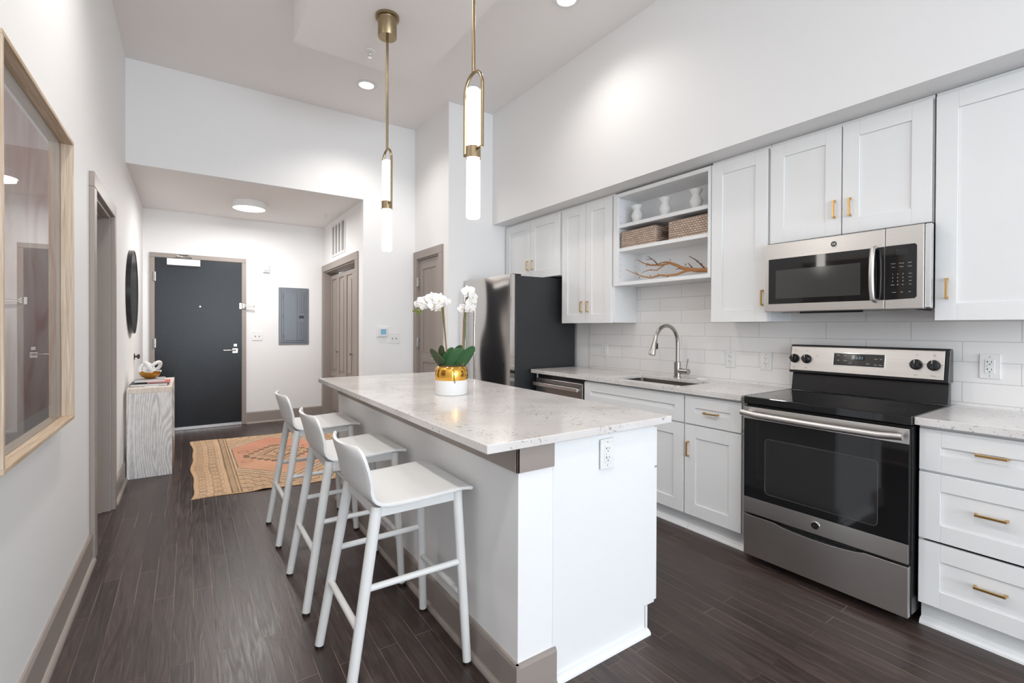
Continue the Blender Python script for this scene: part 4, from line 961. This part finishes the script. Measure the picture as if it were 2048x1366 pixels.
MB().ball((1.208, 2.455, 1.338), .007, .007, .005).build('clip', STAKE, o); MB().ball((1.305, 2.391, 1.330), .007, .007, .005).build('clip', STAKE, o)
def flower(c, face, size, roll=0):
    c = Vector(c); f = Vector(face).normalized(); u = f.orthogonal().normalized(); u = (Vector((0, 0, 1))-f*f.z).normalized(); v = f.cross(u)
    mb = MB()
    def petal(ang, ln, wd, lift):
        d_ = u*math.cos(ang)+v*math.sin(ang); sd = f.cross(d_); G = []
        for i in range(9):
            t = i/8; hw = wd*math.sin(math.pi*(.04+.96*t)**.8)**.7 if i < 8 else .0008
            row = []
            for j in range(7):
                q = -1+j/3; row.append(c+d_*(ln*t)+sd*(q*hw)+f*(lift*math.sin(t*2.2)-.10*hw*q*q+.002*math.sin(9*t+3*q)))
            G.append(row)
        mb.grid(G)
    for a, l_, w_, h in ((0, .95, .34, -.05), (R(128), .88, .32, -.06), (R(-128), .88, .32, -.06)): petal(a+roll, size*l_, size*w_, size*h)
    for a in (R(68), R(-68)): petal(a+roll, size, size*.56, size*.10)
    b = mb.build('flower', PETAL, o, solid=.0009)
    q = MB(); q.ball(c+f*size*.08, size*.085, size*.085, size*.08, 10, 6); q.ball(c+f*size*.12-u*size*.13, size*.07, size*.07, size*.11, 10, 6)
    q.build('lip', LIP, b)
    return b
VW = Vector((-.45, -.89, .05))
for c, f, s_, r_ in (((1.152, 2.490, 1.457), (-.5, -.8, .35), .043, .2), ((1.184, 2.466, 1.450), (-.2, -.95, .2), .044, -.3), ((1.158, 2.480, 1.424), (-.3, -.9, -.15), .038, .5), ((1.186, 2.468, 1.404), (.1, -.8, -.5), .033, 0),
                     ((1.124, 2.510, 1.445), (-.75, -.6, .2), .038, .1), ((1.106, 2.522, 1.436), (-.5, -.8, .1), .036, -.4), ((1.228, 2.440, 1.432), (.45, -.85, .1), .031, .2), ((1.083, 2.540, 1.426), (-.9, -.4, .1), .027, 0), ((1.112, 2.520, 1.412), (-.4, -.8, -.4), .026, .3),
                     ((1.322, 2.375, 1.497), (-.3, -.9, .25), .040, .2), ((1.344, 2.362, 1.468), (.3, -.95, .1), .036, -.2), ((1.338, 2.366, 1.436), (.1, -.98, -.1), .041, .4), ((1.330, 2.370, 1.402), (0, -.9, -.4), .036, 0), ((1.294, 2.395, 1.402), (-.6, -.75, -.2), .028, .5)):
    flower(c, f, s_*1.14, r_)
for c, s_ in (((1.066, 2.555, 1.39), .0075), ((1.090, 2.538, 1.389), .011), ((1.085, 2.542, 1.374), .0085)):
    MB().ball(c, s_, s_, s_*1.15, 12, 8).build('bud', BUD, o)
MB().tube([(1.083, 2.543, 1.380), (1.074, 2.55, 1.386), (1.066, 2.555, 1.39)], .0018, 6).build('twiglet', STEM, o)
MB().tube([(1.222, 2.40, 1.07), (1.216, 2.345, 1.055), (1.214, 2.338, 1.01), (1.219, 2.338, .985)], .0022, 6).build('aerial_root', STEM, o)

# ------------------------------------------------------------------ shelf decor
VP = [(0, 0), (.031, 0), (.033, .004), (.0335, .03), (.046, .066), (.0465, .070), (.036, .095), (.0275, .113), (.028, .117), (.046, .148), (.047, .152), (.044, .152), (.026, .118), (0, .110)]
vl = ['white angular vase on the top shelf, leftmost of three', 'white angular vase in the middle of the top shelf', 'white angular vase on the top shelf, rightmost of three']
v0 = None
for y, lb in zip((2.628, 2.350, 2.080), vl):
    v0 = tag(MB().lathe(VP, (0, 0, 0), 40).build('vase', CERAM, None), lb, 'vase', 'white vases on the top shelf') if v0 is None else v0.copy()
    if v0.name not in C.objects: C.objects.link(v0)
    v0.location = (3.035, y, 2.1455); v0['label'] = lb
def basket(y0, y1, label):
    x0, x1, z0, z1 = 2.945, 3.170, 1.951, 2.078; t = .012
    o = thing('woven_basket', ((x0+x1)/2, (y0+y1)/2, z0), label, 'basket', 'woven baskets on the middle shelf')
    mb = MB(); mb.box(x0, x1, y0, y1, z0, z0+t).box(x0, x0+t, y0, y1, z0+t, z1).box(x1-t, x1, y0, y1, z0+t, z1).box(x0+t, x1-t, y1-t, y1, z0+t, z1)
    # end facing the camera carries the hand hole
    ym_ = (x0+x1)/2
    mb.box(x0+t, x1-t, y0, y0+t, z0+t, z0+.055).box(x0+t, x1-t, y0, y0+t, z1-.03, z1).box(x0+t, ym_-.045, y0, y0+t, z0+.055, z1-.03).box(ym_+.045, x1-t, y0, y0+t, z0+.055, z1-.03)
    mb.build('body', WEAVE, o, .004)
    P = [(x0+.006, y0+.006, z1), (x1-.006, y0+.006, z1), (x1-.006, y1-.006, z1), (x0+.006, y1-.006, z1)]
    MB().tube(P, .008, 10, closed=True).build('rim', WEAVE, o)
    P = [(ym_+.045*math.cos(k*math.pi/8), y0-.001, z0+.076+.018*math.sin(k*math.pi/8)) for k in range(16)]
    MB().tube(P, .005, 8, closed=True).build('handle_rim', WEAVED, o)
basket(2.366, 2.715, 'woven seagrass basket on the middle shelf, the left one with its end showing')
basket(1.912, 2.250, 'woven seagrass basket on the middle shelf, against the right side')
# branch
bx = lambda p, k=0: (3.03+k, p[0], p[1])
o = thing('dried_branch', (3.03, 2.1, 1.70), 'bare forked branch lying in the bottom of the open shelves', 'branch')
MB().tube([bx(p, k) for p, k in (((1.922, 1.705), 0), ((2.06, 1.712), .0), ((2.133, 1.728), .0), ((2.20, 1.745), 0), ((2.237, 1.766), .0), ((2.309, 1.795), .01), ((2.36, 1.788), .012), ((2.399, 1.786), .01), ((2.485, 1.792), 0), ((2.549, 1.818), -.01), ((2.608, 1.854), -.02))], [.0165, .0155, .0135, .012, .011, .009, .0065, .006, .005, .004, .0022], 10).build('main_stem', BRANCH, o)
def tw(pts, r, m=BRANCH, nm='side_branch'): MB().tube([bx(p, k) for p, k in pts], r, 8).build(nm, m, o)
tw([((2.12, 1.722), 0), ((2.16, 1.712), -.02), ((2.201, 1.693), -.05), ((2.28, 1.690), -.06), ((2.346, 1.700), -.055), ((2.437, 1.688), -.05), ((2.52, 1.705), -.05), ((2.60, 1.735), -.05), ((2.69, 1.778), -.055)], [.010, .009, .008, .007, .0065, .006, .005, .0035, .002])
tw([((2.309, 1.795), .01), ((2.35, 1.808), .03), ((2.407, 1.809), .04), ((2.45, 1.80), .04), ((2.50, 1.80), .03), ((2.54, 1.818), .02)], [.007, .0055, .005, .004, .003, .002])
tw([((2.42, 1.79), .01), ((2.47, 1.83), .03), ((2.55, 1.878), .04)], [.0045, .0035, .0018], TWIG)
tw([((2.50, 1.85), .034), ((2.54, 1.846), .03), ((2.56, 1.858), .03)], [.003, .0022, .0014], TWIG)
tw([((2.29, 1.79), .0), ((2.332, 1.780), -.02), ((2.399, 1.744), -.03), ((2.469, 1.752), -.03), ((2.50, 1.748), -.03), ((2.545, 1.738), -.03)], [.006, .005, .0042, .0035, .003, .002])
tw([((1.98, 1.712), .0), ((2.027, 1.728), .03), ((2.07, 1.765), .04), ((2.115, 1.80), .05), ((2.168, 1.832), .05)], [.006, .005, .0042, .0034, .0022], TWIG)
tw([((2.10, 1.725), .0), ((2.130, 1.745), .03), ((2.178, 1.782), .05)], [.0048, .0038, .0022], TWIG)
tw([((2.20, 1.745), .0), ((2.235, 1.742), .02), ((2.27, 1.743), .03)], [.004, .003, .0015], TWIG)
tw([((2.56, 1.72), -.05), ((2.58, 1.725), -.03), ((2.615, 1.752), -.03)], [.003, .0022, .0014], TWIG)
q = MB()
for y, z, k in ((2.16, 1.76, .0), (2.25, 1.782, .0), (2.30, 1.812, .005), (2.40, 1.796, .01), (2.46, 1.802, .0), (2.52, 1.80, .0), (2.44, 1.698, -.05), (2.36, 1.710, -.055), (2.27, 1.682, -.06), (2.55, 1.705, -.05), (2.09, 1.79, .045), (2.05, 1.755, .035), (2.35, 1.785, .012), (2.45, 1.758, -.03)):
    q.tube([bx((y, z), k), bx((y+.008, z+random.choice((-1, 1))*.012), k)], [.0032, .0015], 6)
q.build('bud_stubs', TWIG, o)

# ------------------------------------------------------------------ left wall: framed print, mirror, stop
o = thing('framed_print', (XL, 2.245, .90), 'large pale oak framed blush print on the left wall', 'picture')
A0, A1, B0, B1, XFr = 1.775, 2.715, .902, 2.073, -.400
fwid = .014
for za, zb in ((B1-fwid, B1), (B0, B0+fwid)): MB().box(XL+.001, XFr, A0, A1, za, zb).build('frame_rail', OAK, o, .0015)
for ya, yb in ((A0, A0+fwid), (A1-fwid, A1)): MB().box(XL+.001, XFr, ya, yb, B0+fwid, B1-fwid).build('frame_stile', OAKV, o, .0015)
MB().box(XL+.001, XL+.006, A0+fwid, A1-fwid, B0+fwid, B1-fwid).build('mat_board', mat('mat_board', (.80, .78, .765), .8), o)
MB().box(XL+.0062, XL+.0068, A0+.085, A1-.085, B0+.085, B1-.085).build('print', ART, o)
mb = MB(); mb.add([(XL+.010, A0+fwid, B0+fwid), (XL+.010, A1-fwid, B0+fwid), (XL+.010, A1-fwid, B1-fwid), (XL+.010, A0+fwid, B1-fwid)], [(0, 1, 2, 3)])
mb.build('glass', GLASS, o)

o = thing('round_mirror', (XL, 5.66, 1.613), 'round black framed mirror on the left wall above the console', 'mirror')
MB().lathe([(.372, .0), (.388, .0), (.388, .034), (.376, .034), (.372, .030)], (XL+.001, 5.66, 1.613), 72, 'x').build('frame', BLACK, o)
MB().lathe([(0, .0), (.373, .0), (.373, .016), (0, .016)], (XL+.0015, 5.66, 1.613), 72, 'x').build('glass', MIRROR, o)
o = thing('door_stop', (XL, 6.05, .99), 'small dark round door stop on the left wall above the console', 'door stop')
MB().lathe([(0, 0), (.032, 0), (.032, .004), (.010, .008), (.010, .022), (.024, .028), (.024, .040), (.016, .046), (0, .047)], (XL+.0005, 6.05, .99), 20, 'x').build('bumper', BRONZE, o)

# console table (waterfall)
o = thing('console_table', (-.27, 5.57, 0), 'whitewashed wood waterfall console against the left wall', 'table')
KX0, KX1, KY0, KY1, KZ, th = -.4285, -.118, 5.10, 6.03, .766, .042
MB().box(KX0, KX1, KY0, KY1, KZ-th, KZ).build('top', WASHTOP, o, .0015)
MB().box(KX0, KX1, KY0, KY0+th, 0, KZ-th-.0005).build('side_panel', WASH, o, .0015)
MB().box(KX0, KX1, KY1-th, KY1, 0, KZ-th-.0005).build('side_panel', WASH, o, .0015)
# floor basket under it
o = thing('floor_basket', (-.245, 5.33, 0), 'round woven basket on the floor under the console', 'basket')
MB().lathe([(0, .0), (.125, .0), (.137, .05), (.142, .15), (.138, .25), (.132, .28), (.122, .28), (.128, .15), (.115, .02), (0, .02)], (-.246, 5.32, .001), 40).build('body', WEAVED, o)
MB().tube([(-.246+.128*math.cos(k*math.pi/12), 5.32+.128*math.sin(k*math.pi/12), .283) for k in range(24)], .008, 8, closed=True).build('rim', WEAVED, o)
# books and bowl
def book(o, x0, x1, y0, y1, z0, t, cov):
    MB().box(x0+.004, x1-.005, y0+.005, y1-.005, z0+.0025, z0+t-.0025).build('pages', PAGES, o)
    MB().box(x0, x1, y0, y1, z0, z0+.0024).box(x0, x1, y0, y1, z0+t-.0024, z0+t).box(x0, x0+.0035, y0, y1, z0+.0024, z0+t-.0024).build('cover', cov, o, .0008)
o = thing('book', (-.275, 5.36, KZ), 'large charcoal covered book lying at the bottom of the console stack', 'book', 'books on the console')
book(o, -.420, -.150, 5.23, 5.53, KZ+.0005, .022, DKBOOK)
o = thing('book', (-.22, 5.36, KZ+.022), 'thin coral red book on the right of the console stack', 'book', 'books on the console')
book(o, -.300, -.136, 5.255, 5.50, KZ+.0228, .008, PINK)
o = thing('book', (-.29, 5.38, KZ+.031), 'small pale grey book on top of the coral book under the bowl', 'book', 'books on the console')
book(o, -.392, -.175, 5.285, 5.51, KZ+.0310, .024, CARDG)
tag(MB().box(-.315, -.215, 5.165, 5.222, KZ+.0005, KZ+.003).build('card', WHITE, None), 'thin white card on the console in front of the books', 'card')
o = thing('decorative_bowl', (-.285, 5.385, KZ+.056), 'small gold leaf bowl with white inside on the console books', 'bowl')
bc = (-.285, 5.385, KZ+.0555); k = 40
def bowl_prof(sc, ofs): return [(.022*sc, ofs), (.045*sc, .008+ofs), (.068*sc, .026+ofs), (.080*sc, .050+ofs), (.083*sc, .066+ofs)]
mb = MB(); out = bowl_prof(1, 0); inn = bowl_prof(.94, .004); vs = []
for ri, (r, h) in enumerate(out+inn[::-1]):
    for i in range(k):
        a = 2*math.pi*i/k; dz = (.006*math.sin(5*a)+.004*math.sin(11*a+1)) if ri in (4, 5) else 0
        vs.append((bc[0]+r*math.cos(a), bc[1]+r*math.sin(a), bc[2]+h+dz))
fs = [(i*k+q, i*k+(q+1) % k, (i+1)*k+(q+1) % k, (i+1)*k+q) for i in range(4) for q in range(k)]+[tuple(range(k-1, -1, -1))]
mb.add(vs, fs, True).build('bowl_outside', GLEAF, o)
mb = MB(); fs = [(i*k+q, i*k+(q+1) % k, (i+1)*k+(q+1) % k, (i+1)*k+q) for i in range(4, 9) for q in range(k)]+[tuple(range(9*k, 10*k))]
mb.add(vs, fs, True).build('bowl_inside', CERAM, o)
P = []
for i in range(72):
    t = 2*math.pi*i/72
    P.append((bc[0]+.030*(math.sin(t)+1.75*math.sin(2*t)), bc[1]+.026*(math.cos(t)-1.75*math.cos(2*t)), bc[2]+.104+.038*math.sin(3*t)+.010*math.sin(t)))
tag(MB().tube(P, .0148, 16, closed=True).build('knot_sculpture', CERAM, None), 'white looped knot ornament resting in the gold bowl', 'ornament')

# ------------------------------------------------------------------ rug
def rug():
    X0, X1, Y0, Y1 = .03, 1.50, 4.235, 6.365
    nx, ny = 340, 430; W_, L_ = X1-X0, Y1-Y0
    sand = Vector((.62, .415, .26)); rose = Vector((.63, .315, .205)); rose2 = Vector((.60, .25, .18)); dark = Vector((.12, .095, .07)); cream = Vector((.68, .49, .33)); tan = Vector((.53, .36, .22))
    rnd = random.Random(3)
    nz = [[rnd.random() for _ in range(nx+1)] for _ in range(ny+1)]
    def smooth_noise(a, b, s):
        return math.sin(a*s*1.7+1.3*math.sin(b*s*.9))*math.sin(b*s*1.3+1.1*math.sin(a*s*1.1+2))
    def col(u, v, r):
        # u 0..W across (x), v 0..L along (y), from the rug's corner
        c = sand.copy(); k = 0
        du = min(u, W_-u); dv = min(v, L_-v); e = min(du, dv*.95+.01)
        dash = lambda s, w_: (s % w_) < w_*.55
        x_ = X0+u; y_ = Y0+v-.06
        if min(du, dv) < .010: return tan*(.95+.2*r)
        if du < .245:        # wide end band: two columns of figures
            c = sand.lerp(cream, .5*max(0, smooth_noise(u, v, 6)))
            for c0, pw, hh in ((.060, .088, .040), (.163, .128, .046)):
                cell = ((v+.02) % pw)/pw-.5; q = (du-c0)/hh
                if abs(q) < 1:
                    m_ = abs(cell)*2+abs(q)*.8
                    if abs(m_-.78) < .075: k = .8
                    elif m_ < .30 and abs(cell) > .04: k = .55
                    elif abs(abs(cell)-.44) < .035 and abs(q) < .8: k = .5
                    elif abs(abs(q)-.55) < .08 and abs(abs(cell)-.25) < .14: k = .6
            if abs(du-.108) < .0035 and dash(v, .03): k = .6
            if abs(du-.216) < .004 and dash(v, .02): k = .6
        elif du < .325:      # guard strip
            c = tan.lerp(sand, .45)
            if abs(du-.252) < .005 or abs(du-.318) < .004: k = .85
            elif abs(du-.296) < .003: k = .7
            elif ((v*24+du*26) % 1.0) < .45 and du < .292: k = .6
        else:
            a = abs(x_-.765); b = abs(y_-5.33)
            edge = min(.415-a, (.43+(.40-a)*1.09-b)*.68, .90-b)
            if edge > .030:
                t_ = min(1, max(0, (y_-4.7)/1.3))
                c = sand.lerp(rose, .55).lerp(rose.lerp(rose2, .5), t_*.9)
                c = c*(1+.08*smooth_noise(u, v, 5))
                st = math.floor(a/.052)*.052*1.18+math.floor(b/.065)*.065
                if st < .36:
                    c = sand.lerp(rose, .30)
                    if .285 < st: k = .78 if r > .12 else .4
                    elif abs(a*1.1+b*.8-.155) < .018: k = .8
                    elif abs(a*1.1+b*.8-.215) < .010: k = .7
                    elif a*1.1+b*.8 < .10 and abs(a-b*.5) < .012: k = .75
                    elif ((u*30+v*12) % 1) < .30 and ((v*26-u*7) % 1) < .62: k = .62
                    elif ((u*22-v*19) % 1) < .16: k = .5
                elif abs(math.hypot(a-.30, b-.20)-.045) < .010: k = .4
            elif edge > .018: k = .85; c = cream
            elif edge > -.012: c = cream; k = .1
            elif edge > -.034: c = cream; k = .85 if ((u+v*1.2) % .034) < .020 else .25
            elif edge > -.060: c = cream; k = .12
            elif edge > -.080: c = sand; k = .8 if ((u-v) % .030) < .018 else .15
            elif dv < .07:
                c = sand
                if abs(dv-.055) < .004: k = .6
                elif ((u*11) % 1) < .42 and ((u*55) % 1) < .5 and dv > .018: k = .6
            else:
                c = sand; q = (edge+.08)/.085
                zz = abs(((u*9) % 1)-.5)*2
                if abs((q+zz*.45) % 1.0-.5) < .10: k = .75 if r > .12 else .2
                elif abs((q+zz*.45) % 1.0-.5) > .44: k = .45
                elif ((u*17) % 1 < .22 and (v*15) % 1 < .30): k = .5
        k *= .78+.22*min(1, max(0, smooth_noise(u, v, 7)+.9))
        if r < .16: k *= .45
        c = c.lerp(dark, min(.95, k*1.12))
        return c*(.90+.2*r)*(1+.06*smooth_noise(u, v, 3))
    vs = []; cols = []
    for j in range(ny+1):
        for i in range(nx+1):
            u = W_*i/nx; v = L_*j/ny
            ex = .010*math.sin(v*5.1)+.006*math.sin(v*11+1)+(.02*(1-v/.25)**2*-1 if v < .25 and u < .2 else 0); ey = .012*math.sin(u*6.3+.6)+.007*math.sin(u*14)
            wx = max(0, 1-u/.3)+max(0, 1-(W_-u)/.3)*-1; wy = max(0, 1-v/.3)-max(0, 1-(L_-v)/.3)
            x = X0+u+ex*abs(wx); y = Y0+v+ey*abs(wy)-.07*(u/W_)*0
            y += -.075*u*(1 if True else 0)
            z = .006+.0012*math.sin(u*9)*math.sin(v*7)+(.010*math.exp(-((u-.47)/.06)**2)*max(0, 1-v/.12))
            vs.append((x, y, z)); cols.append(col(u, v, nz[j][i]))
    n = nx+1
    fs = [(j*n+i, j*n+i+1, (j+1)*n+i+1, (j+1)*n+i) for j in range(ny) for i in range(nx)]
    me = bpy.data.meshes.new('area_rug'); me.from_pydata(vs, [], fs)
    at = me.color_attributes.new('weave', 'FLOAT_COLOR', 'POINT')
    at.data.foreach_set('color', [q for c in cols for q in (c.x, c.y, c.z, 1)])
    m = bpy.data.materials.new('faded_wool'); m.use_nodes = True; n_, l = nodes(m); b = n_['Principled BSDF']
    ca = n_.new('ShaderNodeVertexColor'); ca.layer_name = 'weave'; l.new(ca.outputs[0], b.inputs['Base Color']); b.inputs['Roughness'].default_value = .95; b.inputs['Specular IOR Level'].default_value = .1
    t = n_.new('ShaderNodeTexNoise'); t.inputs['Scale'].default_value = 350; tc = n_.new('ShaderNodeTexCoord'); l.new(tc.outputs['Object'], t.inputs['Vector'])
    bp = n_.new('ShaderNodeBump'); bp.inputs['Strength'].default_value = .5; bp.inputs['Distance'].default_value = .002; l.new(t.outputs['Fac'], bp.inputs['Height']); l.new(bp.outputs[0], b.inputs['Normal'])
    me.materials.append(m); me.shade_smooth()
    o = bpy.data.objects.new('area_rug', me); C.objects.link(o)
    d_ = o.modifiers.new('thickness', 'SOLIDIFY'); d_.thickness = .005; d_.offset = -1
    tag(o, 'faded peach vintage rug on the floor before the entry door', 'rug')
rug()
